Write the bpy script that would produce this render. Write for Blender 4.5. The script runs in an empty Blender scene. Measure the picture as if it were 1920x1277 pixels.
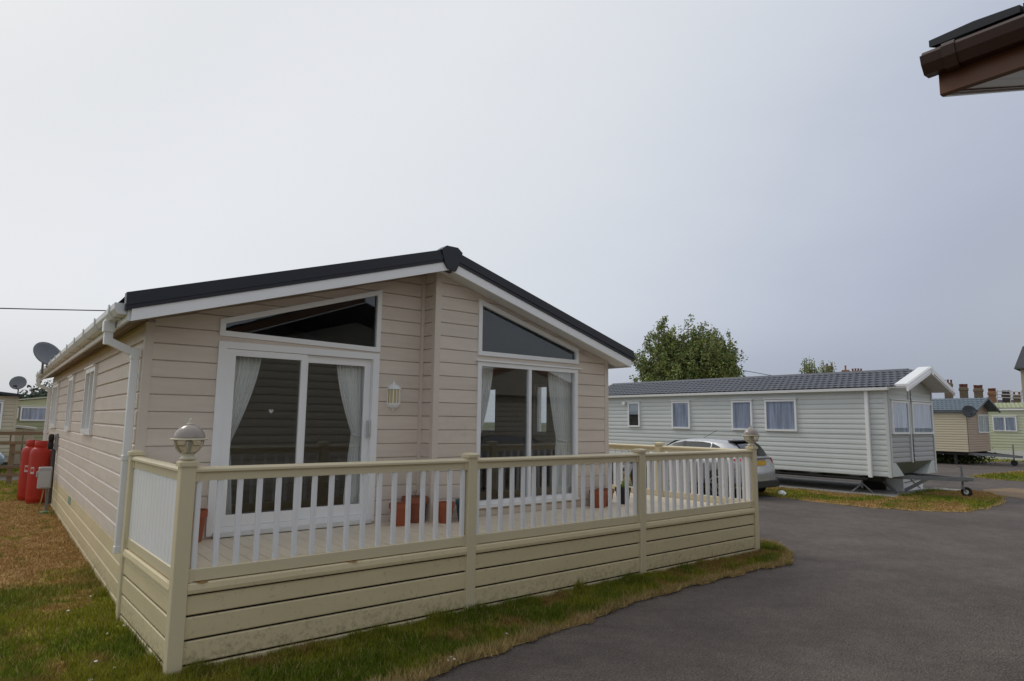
import bpy, bmesh, math, random
import numpy as np
from mathutils import Vector, Matrix
random.seed(7); RNG = np.random.default_rng(7)
S = bpy.context.scene; COL = S.collection
PI = math.pi

# ------------------------------------------------------------------ camera
F, YAW, PITCH, ROLL = 1207.13, .6757, .1252, .0125
CAM = np.array([-1.1072, -6.984, 1.8297])
fw = np.array([math.sin(YAW)*math.cos(PITCH), math.cos(YAW)*math.cos(PITCH), math.sin(PITCH)])
rt = np.array([math.cos(YAW), -math.sin(YAW), 0.]); up = np.cross(rt, fw)
rt, up = rt*math.cos(ROLL)+up*math.sin(ROLL), up*math.cos(ROLL)-rt*math.sin(ROLL)
cd = bpy.data.cameras.new('camera'); cam = bpy.data.objects.new('camera', cd); COL.objects.link(cam)
cd.sensor_width = 36; cd.lens = F/1920*36; cd.clip_start = .05; cd.clip_end = 3000
m = Matrix.Identity(4)
for i in range(3):
    m[i][0], m[i][1], m[i][2], m[i][3] = rt[i], up[i], -fw[i], CAM[i]
cam.matrix_world = m; S.camera = cam

# ------------------------------------------------------------------ sky, sun, exposure
SUN_EL = math.radians(45); SUN_AZ = math.atan2(-.32, .947)
sd = Vector((math.sin(SUN_AZ)*math.cos(SUN_EL), math.cos(SUN_AZ)*math.cos(SUN_EL), math.sin(SUN_EL)))
W = bpy.data.worlds.new('World'); S.world = W; W.use_nodes = True
nt = W.node_tree; nt.nodes.clear(); N = nt.nodes.new; L = nt.links.new
out = N('ShaderNodeOutputWorld'); bg = N('ShaderNodeBackground'); bg.inputs[1].default_value = .1
L(bg.outputs[0], out.inputs[0])
sky = N('ShaderNodeTexSky'); sky.sky_type = 'NISHITA'; sky.sun_disc = False
sky.sun_elevation = SUN_EL; sky.sun_rotation = SUN_AZ % (2*PI); sky.dust_density = 3; sky.air_density = 1
tc = N('ShaderNodeTexCoord'); nrm = N('ShaderNodeVectorMath'); nrm.operation = 'NORMALIZE'
dot = N('ShaderNodeVectorMath'); dot.operation = 'DOT_PRODUCT'; dot.inputs[1].default_value = sd
L(tc.outputs['Generated'], nrm.inputs[0]); L(nrm.outputs[0], dot.inputs[0])
noi = N('ShaderNodeTexNoise'); noi.inputs['Scale'].default_value = 2.2; noi.inputs['Detail'].default_value = 6
mp = N('ShaderNodeMapping'); mp.inputs['Scale'].default_value = (1, 1, 2.2)
L(nrm.outputs[0], mp.inputs[0]); L(mp.outputs[0], noi.inputs['Vector'])
ac = N('ShaderNodeMath'); ac.operation = 'ARCCOSINE'; L(dot.outputs['Value'], ac.inputs[0])
ma = N('ShaderNodeMath'); ma.operation = 'MULTIPLY_ADD'; ma.inputs[1].default_value = .26; ma.inputs[2].default_value = -.13
L(noi.outputs[0], ma.inputs[0])
ad = N('ShaderNodeMath'); ad.operation = 'ADD'; L(ac.outputs[0], ad.inputs[0]); L(ma.outputs[0], ad.inputs[1])
dv = N('ShaderNodeMath'); dv.operation = 'DIVIDE'; dv.inputs[1].default_value = PI; L(ad.outputs[0], dv.inputs[0])
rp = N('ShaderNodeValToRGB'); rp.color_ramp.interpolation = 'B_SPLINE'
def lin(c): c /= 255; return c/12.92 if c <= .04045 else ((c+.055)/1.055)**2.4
stops = [(0, (240, 240, 239)), (25, (212, 216, 219)), (38, (229, 230, 233)), (52, (215, 220, 225)), (66, (205, 210, 219)), (79, (174, 182, 200)), (91, (165, 172, 185)), (106, (192, 196, 201)), (134, (238, 239, 239)), (180, (246, 246, 246))]  # unseen sky farthest from the sun is raised to brighten the shaded fronts
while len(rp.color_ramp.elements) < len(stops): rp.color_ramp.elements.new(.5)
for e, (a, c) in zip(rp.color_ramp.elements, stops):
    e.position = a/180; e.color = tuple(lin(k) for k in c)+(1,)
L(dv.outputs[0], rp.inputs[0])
# near the horizon the haze is greyer and a little darker
sep = N('ShaderNodeSeparateXYZ'); L(nrm.outputs[0], sep.inputs[0])
hz = N('ShaderNodeMapRange'); hz.inputs['From Min'].default_value = 0; hz.inputs['From Max'].default_value = .17
hz.inputs['To Min'].default_value = 1; hz.inputs['To Max'].default_value = 0; hz.interpolation_type = 'SMOOTHSTEP'
L(sep.outputs[2], hz.inputs[0])
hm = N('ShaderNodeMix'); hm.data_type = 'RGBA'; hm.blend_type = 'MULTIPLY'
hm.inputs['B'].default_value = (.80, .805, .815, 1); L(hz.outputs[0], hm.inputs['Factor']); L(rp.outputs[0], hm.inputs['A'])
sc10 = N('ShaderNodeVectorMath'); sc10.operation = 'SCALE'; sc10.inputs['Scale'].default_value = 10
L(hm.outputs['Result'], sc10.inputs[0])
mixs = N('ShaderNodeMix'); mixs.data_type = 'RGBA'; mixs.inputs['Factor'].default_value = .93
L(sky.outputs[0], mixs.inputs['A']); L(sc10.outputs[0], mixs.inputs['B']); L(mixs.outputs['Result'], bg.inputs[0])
sl = bpy.data.lights.new('sun', 'SUN'); sl.energy = .9; sl.angle = math.radians(14); sl.color = (1, .97, .92)
so = bpy.data.objects.new('sun', sl); COL.objects.link(so)
so.rotation_euler = sd.to_track_quat('Z', 'Y').to_euler(); so.location = (-30, 40, 60)
S.view_settings.view_transform = 'Standard'; S.view_settings.look = 'None'
S.view_settings.exposure = .1; S.view_settings.gamma = 1; S.view_settings.use_curve_mapping = False
S.render.engine = 'CYCLES'; S.cycles.max_bounces = 8; S.cycles.transparent_max_bounces = 16

def ray(px, py): return rt*(px-960)/F - up*(py-638.5)/F + fw
def at(px, py, dist):            # point on the sight line at a horizontal distance
    d = ray(px, py); d = d/np.hypot(d[0], d[1]); return CAM+d*dist
def atX(px, py, x): d = ray(px, py); return CAM+d*((x-CAM[0])/d[0])
def atY(px, py, y): d = ray(px, py); return CAM+d*((y-CAM[1])/d[1])

# ------------------------------------------------------------------ materials
MATS = {}
def mat(name, col, rough=.5, var=.06, vscale=3., stretch=(1, 1, 1), bump=0., bscale=40., bstretch=None, metallic=0., spec=.5,
        objvar=0., dirt=None, dirt_amt=0., dirt_scale=6., dirt_z=None, coat=0., alpha=1.):
    if name in MATS: return MATS[name]
    M = bpy.data.materials.new(name); M.use_nodes = True; t = M.node_tree; n = t.nodes; l = t.links.new
    b = n['Principled BSDF']; b.inputs['Roughness'].default_value = rough; b.inputs['Metallic'].default_value = metallic
    b.inputs['Specular IOR Level'].default_value = spec
    if coat: b.inputs['Coat Weight'].default_value = coat; b.inputs['Coat Roughness'].default_value = .08
    c = n.new('ShaderNodeTexCoord'); mpn = n.new('ShaderNodeMapping'); mpn.inputs['Scale'].default_value = stretch
    l(c.outputs['Object'], mpn.inputs[0])
    nz = n.new('ShaderNodeTexNoise'); nz.inputs['Scale'].default_value = vscale; nz.inputs['Detail'].default_value = 5
    l(mpn.outputs[0], nz.inputs['Vector'])
    mr = n.new('ShaderNodeMapRange'); mr.inputs['From Min'].default_value = .25; mr.inputs['From Max'].default_value = .75
    mr.inputs['To Min'].default_value = 1-var; mr.inputs['To Max'].default_value = 1+var
    l(nz.outputs[0], mr.inputs[0])
    val = mr.outputs[0]
    if objvar:
        oi = n.new('ShaderNodeObjectInfo'); m2 = n.new('ShaderNodeMapRange')
        m2.inputs['To Min'].default_value = 1-objvar; m2.inputs['To Max'].default_value = 1+objvar
        l(oi.outputs['Random'], m2.inputs[0]); mm = n.new('ShaderNodeMath'); mm.operation = 'MULTIPLY'
        l(val, mm.inputs[0]); l(m2.outputs[0], mm.inputs[1]); val = mm.outputs[0]
    vs = n.new('ShaderNodeVectorMath'); vs.operation = 'SCALE'; vs.inputs[0].default_value = col; l(val, vs.inputs['Scale'])
    colo = vs.outputs[0]
    if dirt:
        dn = n.new('ShaderNodeTexNoise'); dn.inputs['Scale'].default_value = dirt_scale; dn.inputs['Detail'].default_value = 9; dn.inputs['Roughness'].default_value = .72
        l(c.outputs['Object'], dn.inputs['Vector'])
        src = dn.outputs[0]
        if dirt_z:
            sx = n.new('ShaderNodeSeparateXYZ'); l(c.outputs['Object'], sx.inputs[0])
            zr = n.new('ShaderNodeMapRange'); zr.inputs['From Min'].default_value = dirt_z[0]; zr.inputs['From Max'].default_value = dirt_z[1]
            zr.inputs['To Min'].default_value = .17; zr.inputs['To Max'].default_value = 0; l(sx.outputs[2], zr.inputs[0])
            a = n.new('ShaderNodeMath'); a.operation = 'ADD'; l(src, a.inputs[0]); l(zr.outputs[0], a.inputs[1]); src = a.outputs[0]
        dm = n.new('ShaderNodeMapRange'); dm.inputs['From Min'].default_value = .56; dm.inputs['From Max'].default_value = .78
        dm.inputs['To Max'].default_value = dirt_amt; l(src, dm.inputs[0])
        mx = n.new('ShaderNodeMix'); mx.data_type = 'RGBA'; mx.inputs['B'].default_value = (*dirt, 1)
        l(dm.outputs[0], mx.inputs['Factor']); l(colo, mx.inputs['A']); colo = mx.outputs['Result']
    l(colo, b.inputs['Base Color'])
    rr = n.new('ShaderNodeMapRange'); rr.inputs['To Min'].default_value = max(.03, rough-.08); rr.inputs['To Max'].default_value = min(1, rough+.08)
    l(nz.outputs[0], rr.inputs[0]); l(rr.outputs[0], b.inputs['Roughness'])
    if bump:
        mb = n.new('ShaderNodeMapping'); mb.inputs['Scale'].default_value = bstretch or stretch; l(c.outputs['Object'], mb.inputs[0])
        bn = n.new('ShaderNodeTexNoise'); bn.inputs['Scale'].default_value = bscale; bn.inputs['Detail'].default_value = 4
        l(mb.outputs[0], bn.inputs['Vector'])
        bp = n.new('ShaderNodeBump'); bp.inputs['Strength'].default_value = bump; bp.inputs['Distance'].default_value = .01
        l(bn.outputs[0], bp.inputs['Height']); l(bp.outputs[0], b.inputs['Normal'])
    MATS[name] = M; return M

def glass(name, tint=(.8, .84, .84), refl=1.0, rough=.0):
    M = bpy.data.materials.new(name); M.use_nodes = True; t = M.node_tree; n = t.nodes; l = t.links.new; n.clear()
    o = n.new('ShaderNodeOutputMaterial'); tr = n.new('ShaderNodeBsdfTransparent'); tr.inputs[0].default_value = (*tint, 1)
    gl = n.new('ShaderNodeBsdfGlossy'); gl.inputs['Roughness'].default_value = rough; gl.inputs[0].default_value = (.95, .97, 1, 1)
    fr = n.new('ShaderNodeFresnel'); ge = n.new('ShaderNodeNewGeometry'); io = n.new('ShaderNodeMapRange'); io.inputs['To Min'].default_value = 1.52; io.inputs['To Max'].default_value = 1/1.52
    l(ge.outputs['Backfacing'], io.inputs[0]); l(io.outputs[0], fr.inputs[0])
    m_ = n.new('ShaderNodeMath'); m_.operation = 'MULTIPLY'; m_.inputs[1].default_value = refl; m_.use_clamp = True
    mx = n.new('ShaderNodeMixShader'); l(fr.outputs[0], m_.inputs[0]); l(m_.outputs[0], mx.inputs[0])
    l(tr.outputs[0], mx.inputs[1]); l(gl.outputs[0], mx.inputs[2]); l(mx.outputs[0], o.inputs[0])
    return M

M_SID = mat('beige_siding', (.70, .612, .52), .55, .06, 1.2, (1.5, 1.5, 14), .14, 9, (3, 3, 60), objvar=.045, dirt=(.36, .31, .25), dirt_amt=.30, dirt_scale=2.6)
M_TRIM = mat('beige_trim', (.67, .588, .50), .5, .03)
M_DECK = mat('cream_plastic', (.68, .59, .39), .42, .04, 2, spec=.4)
M_BOARD = mat('cream_board', (.69, .585, .355), .5, .05, 1.5, (1, 1, 5), .06, 8, (2, 2, 40), objvar=.03, dirt=(.13, .115, .05), dirt_amt=.55, dirt_scale=22, dirt_z=(0, .30))
M_FLOOR = mat('deck_floor', (.72, .62, .47), .55, .05, 2, (1, 1, 1), .08, 60, (8, .6, 8), objvar=.04, dirt=(.25, .2, .13), dirt_amt=.5, dirt_scale=4)
M_WHITE = mat('white_pvc', (.87, .87, .86), .35, .02, 2, spec=.45)
M_WHITED = mat('white_pvc_weathered', (.70, .70, .68), .42, .06, 4, dirt=(.28, .27, .22), dirt_amt=.55, dirt_scale=9)
M_NAVY = mat('navy_metal_roof', (.016, .018, .028), .42, .10, 6, spec=.4)
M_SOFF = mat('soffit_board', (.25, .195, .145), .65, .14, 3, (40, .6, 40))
M_BLACK = mat('dark_gap', (.025, .022, .02), .9)
M_GLASS = glass('window_glass', (.94, .955, .955), 1.7)
M_GLASSG = glass('gable_glass', (.60, .68, .74), .95)
M_ROOM = mat('room_wall', (.46, .42, .36), .8, .03)
M_ROOMF = mat('room_floor', (.16, .12, .08), .6)
M_CURT = mat('white_curtain', (.86, .86, .84), .85, .04, 6, (8, 8, 1))
M_ASPH = None

# ------------------------------------------------------------------ builders
class B:
    def __init__(s): s.v = []; s.f = []
    def add(s, vs, fs):
        k = len(s.v); s.v += [tuple(float(q) for q in p) for p in vs]; s.f += [tuple(i+k for i in f) for f in fs]; return s
    def box(s, x0, x1, y0, y1, z0, z1):
        vs = [(x, y, z) for z in (z0, z1) for y in (y0, y1) for x in (x0, x1)]
        return s.add(vs, [(0, 2, 3, 1), (4, 5, 7, 6), (0, 1, 5, 4), (2, 6, 7, 3), (0, 4, 6, 2), (1, 3, 7, 5)])
    def cbox(s, x0, x1, y0, y1, z0, z1, c=.006):      # box with chamfered edges (octagonal plan + chamfered top/bottom)
        def r(i, z): return [(x0+c+i, y0+i, z), (x1-c-i, y0+i, z), (x1-i, y0+c+i, z), (x1-i, y1-c-i, z), (x1-c-i, y1-i, z), (x0+c+i, y1-i, z), (x0+i, y1-c-i, z), (x0+i, y0+c+i, z)]
        return s.loft([r(c, z0), r(0, z0+c), r(0, z1-c), r(c, z1)], caps=True)
    def loft(s, rings, caps=False, closed=True):
        n = len(rings[0]); vs = [p for r in rings for p in r]; fs = []
        for i in range(len(rings)-1):
            for j in range(n if closed else n-1):
                a, b = i*n+j, i*n+(j+1) % n; fs.append((a, b, b+n, a+n))
        if caps: fs.append(tuple(range(n))[::-1]); fs.append(tuple(range((len(rings)-1)*n, len(rings)*n)))
        return s.add(vs, fs)
    def prism(s, poly, P, w0, w1, poly2=None):        # 2D polygon extruded between two offsets of a plane mapping P(u, z, w)
        q = poly2 or poly; n = len(poly)
        vs = [P(u, z, w0) for u, z in poly]+[P(u, z, w1) for u, z in q]
        fs = [tuple(range(n))[::-1], tuple(range(n, 2*n))]+[(i, (i+1) % n, n+(i+1) % n, n+i) for i in range(n)]
        return s.add(vs, fs)
    def ring(s, o, i, P, w0, w1):
        n = len(o); vs = [P(u, z, w) for w in (w0, w1) for poly in (o, i) for u, z in poly]; fs = []
        for k in range(n):
            j = (k+1) % n
            fs += [(k, n+k, n+j, j), (2*n+k, 2*n+j, 3*n+j, 3*n+k), (k, j, 2*n+j, 2*n+k), (n+k, 3*n+k, 3*n+j, n+j)]
        return s.add(vs, fs)
    def tube(s, pts, r, n=8, caps=True):
        pts = [Vector(p) for p in pts]; rs = r if hasattr(r, '__len__') else [r]*len(pts); rings = []
        u = None
        for i, p in enumerate(pts):
            d = (pts[min(i+1, len(pts)-1)]-pts[max(i-1, 0)]).normalized()
            if u is None: u = d.orthogonal().normalized()
            u = (u-d*u.dot(d)).normalized(); w = d.cross(u)
            rings.append([p+u*rs[i]*math.cos(2*PI*k/n)+w*rs[i]*math.sin(2*PI*k/n) for k in range(n)])
        return s.loft(rings, caps)
    def lathe(s, prof, c=(0, 0, 0), n=20, axis='z', a0=0, a1=2*PI):
        full = abs(a1-a0-2*PI) < 1e-6; m_ = n if full else n+1; rings = []
        for r, z in prof:
            rr = []
            for k in range(m_):
                a = a0+(a1-a0)*k/n; x, y = r*math.cos(a), r*math.sin(a)
                rr.append((c[0]+x, c[1]+y, c[2]+z) if axis == 'z' else ((c[0]+z, c[1]+x, c[2]+y) if axis == 'x' else (c[0]+x, c[1]+z, c[2]+y)))
            rings.append(rr)
        return s.loft(rings, caps=True, closed=full)
    def beam(s, a, b, w, h, upv=(0, 0, 1)):
        a, b = Vector(a), Vector(b); d = (b-a).normalized(); u = Vector(upv); r = d.cross(u).normalized(); u = r.cross(d)
        vs = [p+r*x*w/2+u*z*h/2 for p in (a, b) for x, z in ((-1, -1), (1, -1), (1, 1), (-1, 1))]
        return s.add(vs, [(0, 1, 2, 3), (7, 6, 5, 4), (0, 4, 5, 1), (1, 5, 6, 2), (2, 6, 7, 3), (3, 7, 4, 0)])
    def build(s, name, m_, parent=None, smooth=False, kind=None, label=None, bevel=0):
        me = bpy.data.meshes.new(name); me.from_pydata(s.v, [], s.f)
        bm = bmesh.new(); bm.from_mesh(me); bmesh.ops.recalc_face_normals(bm, faces=bm.faces)
        if bevel: bmesh.ops.bevel(bm, geom=list(bm.edges), offset=bevel, segments=1, affect='EDGES')
        bm.to_mesh(me); bm.free()
        if smooth: me.polygons.foreach_set('use_smooth', [True]*len(me.polygons))
        me.materials.append(m_)
        o = bpy.data.objects.new(name, me); COL.objects.link(o)
        if parent: o.parent = parent
        if kind: o['kind'] = kind
        if label: o['label'] = label
        return o
def tag(o, label=None, cat=None, group=None, kind=None):
    if label: o['label'] = label
    if cat: o['category'] = cat
    if group: o['group'] = group
    if kind: o['kind'] = kind
    return o
def thing(name, label, cat, loc=(0, 0, 0), rz=0, group=None):
    o = bpy.data.objects.new(name, None); COL.objects.link(o); o.empty_display_size = .2
    o.location = loc; o.rotation_euler = (0, 0, rz); return tag(o, label, cat, group)
def copy_tree(o, parent=None):
    c = o.copy(); COL.objects.link(c)
    if parent: c.parent = parent
    for ch in list(o.children): copy_tree(ch, c)
    return c
def inst(o, name, parent=None, loc=None):
    c = bpy.data.objects.new(name, o.data); COL.objects.link(c)
    if parent: c.parent = parent
    if loc: c.location = loc
    return c

def clip(poly, a, b, c):        # keep a*u+b*z <= c
    outp = []
    for i, p in enumerate(poly):
        q = poly[(i+1) % len(poly)]; dp, dq = a*p[0]+b*p[1]-c, a*q[0]+b*q[1]-c
        if dp <= 1e-9: outp.append(p)
        if (dp < -1e-9 and dq > 1e-9) or (dp > 1e-9 and dq < -1e-9):
            t = dp/(dp-dq); outp.append((p[0]+(q[0]-p[0])*t, p[1]+(q[1]-p[1])*t))
    return outp
def area(p): return abs(sum(p[i][0]*p[(i+1) % len(p)][1]-p[(i+1) % len(p)][0]*p[i][1] for i in range(len(p))))/2 if len(p) > 2 else 0
def subtract(poly, hole):       # hole convex, counter-clockwise; returns convex pieces
    res = []; rest = poly; n = len(hole)
    order = sorted(range(n), key=lambda i: -abs(hole[(i+1) % n][1]-hole[i][1]))   # cut on upright edges first
    for i in order:
        p, q = hole[i], hole[(i+1) % n]; a, b = q[1]-p[1], -(q[0]-p[0]); c = a*p[0]+b*p[1]
        o_ = clip(rest, -a, -b, -c)
        if area(o_) > 2e-4: res.append(o_)
        rest = clip(rest, a, b, c)
        if area(rest) < 1e-5: break
    return res
def rect(u0, u1, z0, z1): return [(u0, z0), (u1, z0), (u1, z1), (u0, z1)]
def inset(poly, d):             # simple convex inset (counter-clockwise polygon)
    n = len(poly); ls = []
    for i in range(n):
        p, q = poly[i], poly[(i+1) % n]; l_ = math.hypot(q[0]-p[0], q[1]-p[1]); a, b = (q[1]-p[1])/l_, -(q[0]-p[0])/l_
        ls.append((a, b, a*p[0]+b*p[1]-d))
    r = []
    for i in range(n):
        a1, b1, c1 = ls[i-1]; a2, b2, c2 = ls[i]; D_ = a1*b2-a2*b1
        r.append(((c1*b2-c2*b1)/D_, (a1*c2-a2*c1)/D_))
    return r
def wall_pieces(polys, holes):
    for h in holes:
        nx = []
        for p in polys: nx += subtract(p, h)
        polys = nx
    return polys
def planks(P, bounds, holes, u0, u1, z0, z1, pitch, m_, parent, thick=.016, cuts=(), name='plank', bev=.010, gap=.0035):
    """one object per siding board, clipped to the bounding half-planes and cut round the openings"""
    k = 0; zz = z0
    us = [u0]+list(cuts)+[u1]
    while zz < z1:
        for a_, b_ in zip(us[:-1], us[1:]):
            ga = .0015 if a_ != u0 else 0
            polys = [rect(a_+ga, b_-(.0015 if b_ != u1 else 0), zz+gap, zz+pitch)]
            for h in bounds: polys = [clip(p, *h) for p in polys]
            polys = [p for p in polys if area(p) > 4e-4]
            for p in wall_pieces(polys, holes):
                if area(p) < 6e-4: continue
                zt = zz+pitch
                fr = [(u, z-bev if z > zt-.002 else z) for u, z in p]
                B().prism(p, P, 0, thick, fr).build(name, m_, parent)
        zz += pitch

# ------------------------------------------------------------------ the lodge
lodge = thing('lodge', 'beige clad lodge with navy roof edge and tall glazed gable front behind the deck', 'lodge')
WL, STEP, YS, YR, LEN, ZD = 6.1, 3.0607, 0., -.284, 12.0, .645
ZS = lambda x: 2.767+.298*min(x, WL-x)           # soffit line of the gable
PF = lambda u, z, w: (u, YS-w, z)                # left half of the front (set back)
PR = lambda u, z, w: (u, YR-w, z)                # right half (stands forward)
PL = lambda u, z, w: (-w, u, z)                  # long left side
PRT = lambda u, z, w: (STEP-w, u, z)             # little return between the halves
PE = lambda u, z, w: (WL+w, u, z)                # right side
doorH = rect(.66, 2.42, .69, 2.59)
gabL = [(.66, 2.685), (2.43, 2.65), (2.43, 3.365), (.66, 2.82)]
gabR = [(3.71, 2.69), (5.47, 2.69), (5.47, 2.87), (3.71, 3.375)]
winR = rect(3.71, 5.45, .80, 2.57)
sl_l = (-.298, 1, 2.767-.012); sl_r = (.298, 1, 2.767+.298*WL-.012)
fw_l = B()
for p in wall_pieces([[(0.02, .5), (STEP, .5), (STEP, ZS(STEP)), (.02, ZS(.02))]], [doorH, gabL]): fw_l.prism(p, PF, -.1, -.002)
front_wall = fw_l.build('front_wall', M_TRIM, lodge)
planks(PF, [sl_l], [doorH, gabL], .055, STEP-.03, 2.545-.165*12, 3.7, .165, M_SID, front_wall)
fw_r = B()
for p in wall_pieces([[(STEP, .5), (WL-.02, .5), (WL-.02, ZS(WL-.02)), (STEP, ZS(STEP))]], [winR, gabR]): fw_r.prism(p, PR, -.1, -.002)
bay_wall = fw_r.build('front_wall', M_TRIM, lodge)
planks(PR, [sl_r], [winR, gabR], STEP+.06, WL-.055, 2.545-.165*12, 3.7, .165, M_SID, bay_wall)
ret = B().prism(rect(YR, YS+.1, .5, ZS(STEP)-.02), PRT, -.1, -.002).build('return_wall', M_TRIM, lodge)
planks(PRT, [], [], YR+.04, -.04, 2.545-.165*12, ZS(STEP)-.12, .165, M_SID, ret)
tb = B()
tb.loft([[(a, b, z) for a, b in ((-.022, -.022), (.055, -.022), (.055, -.0165), (-.0165, -.0165), (-.0165, .055), (-.022, .055))] for z in (.5, ZS(0)-.03)], caps=True)
tb.build('corner_trim', M_TRIM, lodge)
B().box(STEP-.0225, STEP+.06, YR-.022, YR-.001, ZD, ZS(STEP)-.01).box(STEP-.022, STEP-.001, YR-.0215, YR+.045, ZD, ZS(STEP)-.015).build('corner_trim', M_TRIM, lodge)
B().box(STEP-.06, STEP-.017, -.045, -.0165, ZD, ZS(STEP)-.02).build('corner_trim', M_TRIM, lodge)
B().box(WL-.055, WL+.022, YR-.022, YR-.001, ZD, ZS(WL)).box(WL+.001, WL+.022, YR-.0215, YR+.06, ZD, ZS(WL)-.003).build('corner_trim', M_TRIM, lodge)
# left side
w1 = rect(3.46, 4.5, 1.6, 2.5); w2 = rect(6.5, 7.2, 1.6, 2.5); w3 = rect(9.7, 11.1, 1.6, 2.5)
sw = B()
for p in wall_pieces([rect(.0, LEN, .55, ZS(0)+.03)], [w1, w2, w3]): sw.prism(p, PL, -.1, -.002)
side_wall = sw.build('side_wall', M_TRIM, lodge)
planks(PL, [], [w1, w2, w3], .056, LEN-.02, .585, ZS(0)-.05, .165, M_SID, side_wall, .020, cuts=(4.72, 8.6), bev=.024, gap=.007)
sk = B().prism(rect(.1, LEN, -.1, .55), PL, -.1, -.02).build('skirting', M_BLACK, lodge)
planks(PL, [], [], .04, LEN-.02, .585-.165*4, .58, .165, M_BOARD, sk, .014, cuts=(4.72, 8.6), name='skirting_board', bev=.020, gap=.008)
rwins = [rect(.95, 1.28, 1.62, 2.46), rect(2.35, 2.95, 1.62, 2.46)]
rw = B()
for p in wall_pieces([rect(YR+.1, LEN, .0, ZS(0)+.03)], rwins): rw.prism(p, PE, -.1, -.001)
rws = rw.build('side_wall', M_SID, lodge)
for h in rwins:
    f = B().ring(h, inset(h, .05), PE, -.06, .03).build('window', M_WHITE, lodge)
    B().prism(inset(h, .05), PE, -.02, -.014).build('pane', M_GLASS, f)
B().box(.0, WL, LEN, LEN+.1, 0, ZS(0)).prism([(0, ZS(0)), (WL, ZS(0)), (WL/2, ZS(WL/2))], lambda u, z, w: (u, LEN+w, z), 0, .1).build('rear_wall', M_SID, lodge)
# inside
B().box(.1, WL-.1, .1, LEN-.01, ZD-.06, ZD-.02).build('room_floor', M_ROOMF, lodge)
room = B(); room.box(.1, .112, .1, 5.2, ZD-.02, 2.6).build('inner_wall', M_ROOM, lodge)
B().prism([(.1, ZD-.02), (WL-.1, ZD-.02), (WL-.1, ZS(.1)-.03), (STEP, ZS(STEP)-.03), (.1, ZS(.1)-.03)], lambda u, z, w: (u, w, z), 5.2, 5.3).build('inner_wall', M_ROOM, lodge)
B().prism([(.05, ZS(.05)-.06), (STEP, ZS(STEP)-.06), (WL-.05, ZS(.05)-.06), (WL-.05, ZS(.05)-.03), (STEP, ZS(STEP)-.03), (.05, ZS(.05)-.03)], lambda u, z, w: (u, w, z), .1, 5.2).build('ceiling', M_ROOM, lodge)
# window frames
def window(P, hole, t, d0, d1, name='window', gm=M_GLASS, mull=None, parent=lodge, bead=.02, fm=M_WHITE):
    o = inset(hole, -t*.35); i = inset(hole, t*.65)
    f = B().ring(o, i, P, d0, d1)
    if mull:
        for u in mull: f.prism(rect(u-.022, u+.022, i[0][1], i[2][1]), P, d0+.005, d1-.004)
    ob = f.build(name, fm, parent, bevel=0)
    us = sorted([i[0][0]]+[x for u in (mull or []) for x in (u-.022, u+.022)]+[i[1][0]])
    if mull:
        for a_, b_ in zip(us[::2], us[1::2]):
            B().prism(rect(a_, b_, i[0][1], i[2][1]), P, d0+.02, d0+.026).build('pane', gm, ob)
    else: B().prism(i, P, d0+.02, d0+.026).build('pane', gm, ob)
    return ob
wl = window(PF, gabL, .055, -.03, .035, gm=M_GLASSG); wr = window(PR, gabR, .055, -.03, .035, gm=M_GLASSG)
wm = window(PR, winR, .055, -.03, .035, mull=[4.57])
B().box(3.66, 5.53, YR-.06, YR-.002, 2.592, 2.612).build('drip_strip', M_WHITE, wm)
B().box(3.69, 5.47, YR-.07, YR-.036, .755, .778).build('sill', M_WHITE, wm)
# patio door
door = B().ring(rect(.64, 2.445, .67, 2.61), rect(.72, 2.365, .75, 2.54), PF, -.06, .04).build('patio_door', M_WHITE, lodge)
B().ring(rect(.722, 1.575, .752, 2.538), rect(.815, 1.505, .86, 2.47), PF, -.012, .024).build('fixed_panel', M_WHITE, door)
B().prism(rect(.815, 1.505, .86, 2.47), PF, -.002, .004).build('pane', M_GLASS, door)
B().ring(rect(1.535, 2.363, .752, 2.538), rect(1.60, 2.285, .87, 2.455), PF, -.052, -.016).build('sliding_panel', M_WHITE, door)
B().prism(rect(1.60, 2.285, .87, 2.455), PF, -.036, -.03).build('pane', M_GLASS, door)
B().box(.70, 2.4, -.075, -.0405, .655, .70).build('threshold', M_WHITED, door)
B().box(2.325, 2.35, -.045, .0, 1.62, 1.82).cbox(2.328, 2.346, -.075, -.045, 1.66, 1.80, .004).build('handle', mat('door_handle', (.6, .6, .6), .3, metallic=.4), door)
for w in (w1, w2, w3):
    ob = window(PL, w, .07, -.03, .055)
    B().prism(rect(w[0][0]-.04, w[1][0]+.04, w[2][1]+.02, w[2][1]+.04), PL, .0, .08).build('drip_strip', M_WHITE, ob)
    c_ = (w[0][0]+w[1][0])/2
    B().prism(rect(c_-.02, c_+.02, w[0][1]+.05, w[2][1]-.05), PL, -.02, .05).build('glazing_bar', M_WHITE, ob)
    B().prism(rect(w[0][0]-.1, w[1][0]+.1, 1.5, 2.6), PL, -.24, -.23).build('blind', M_CURT, ob)
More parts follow.
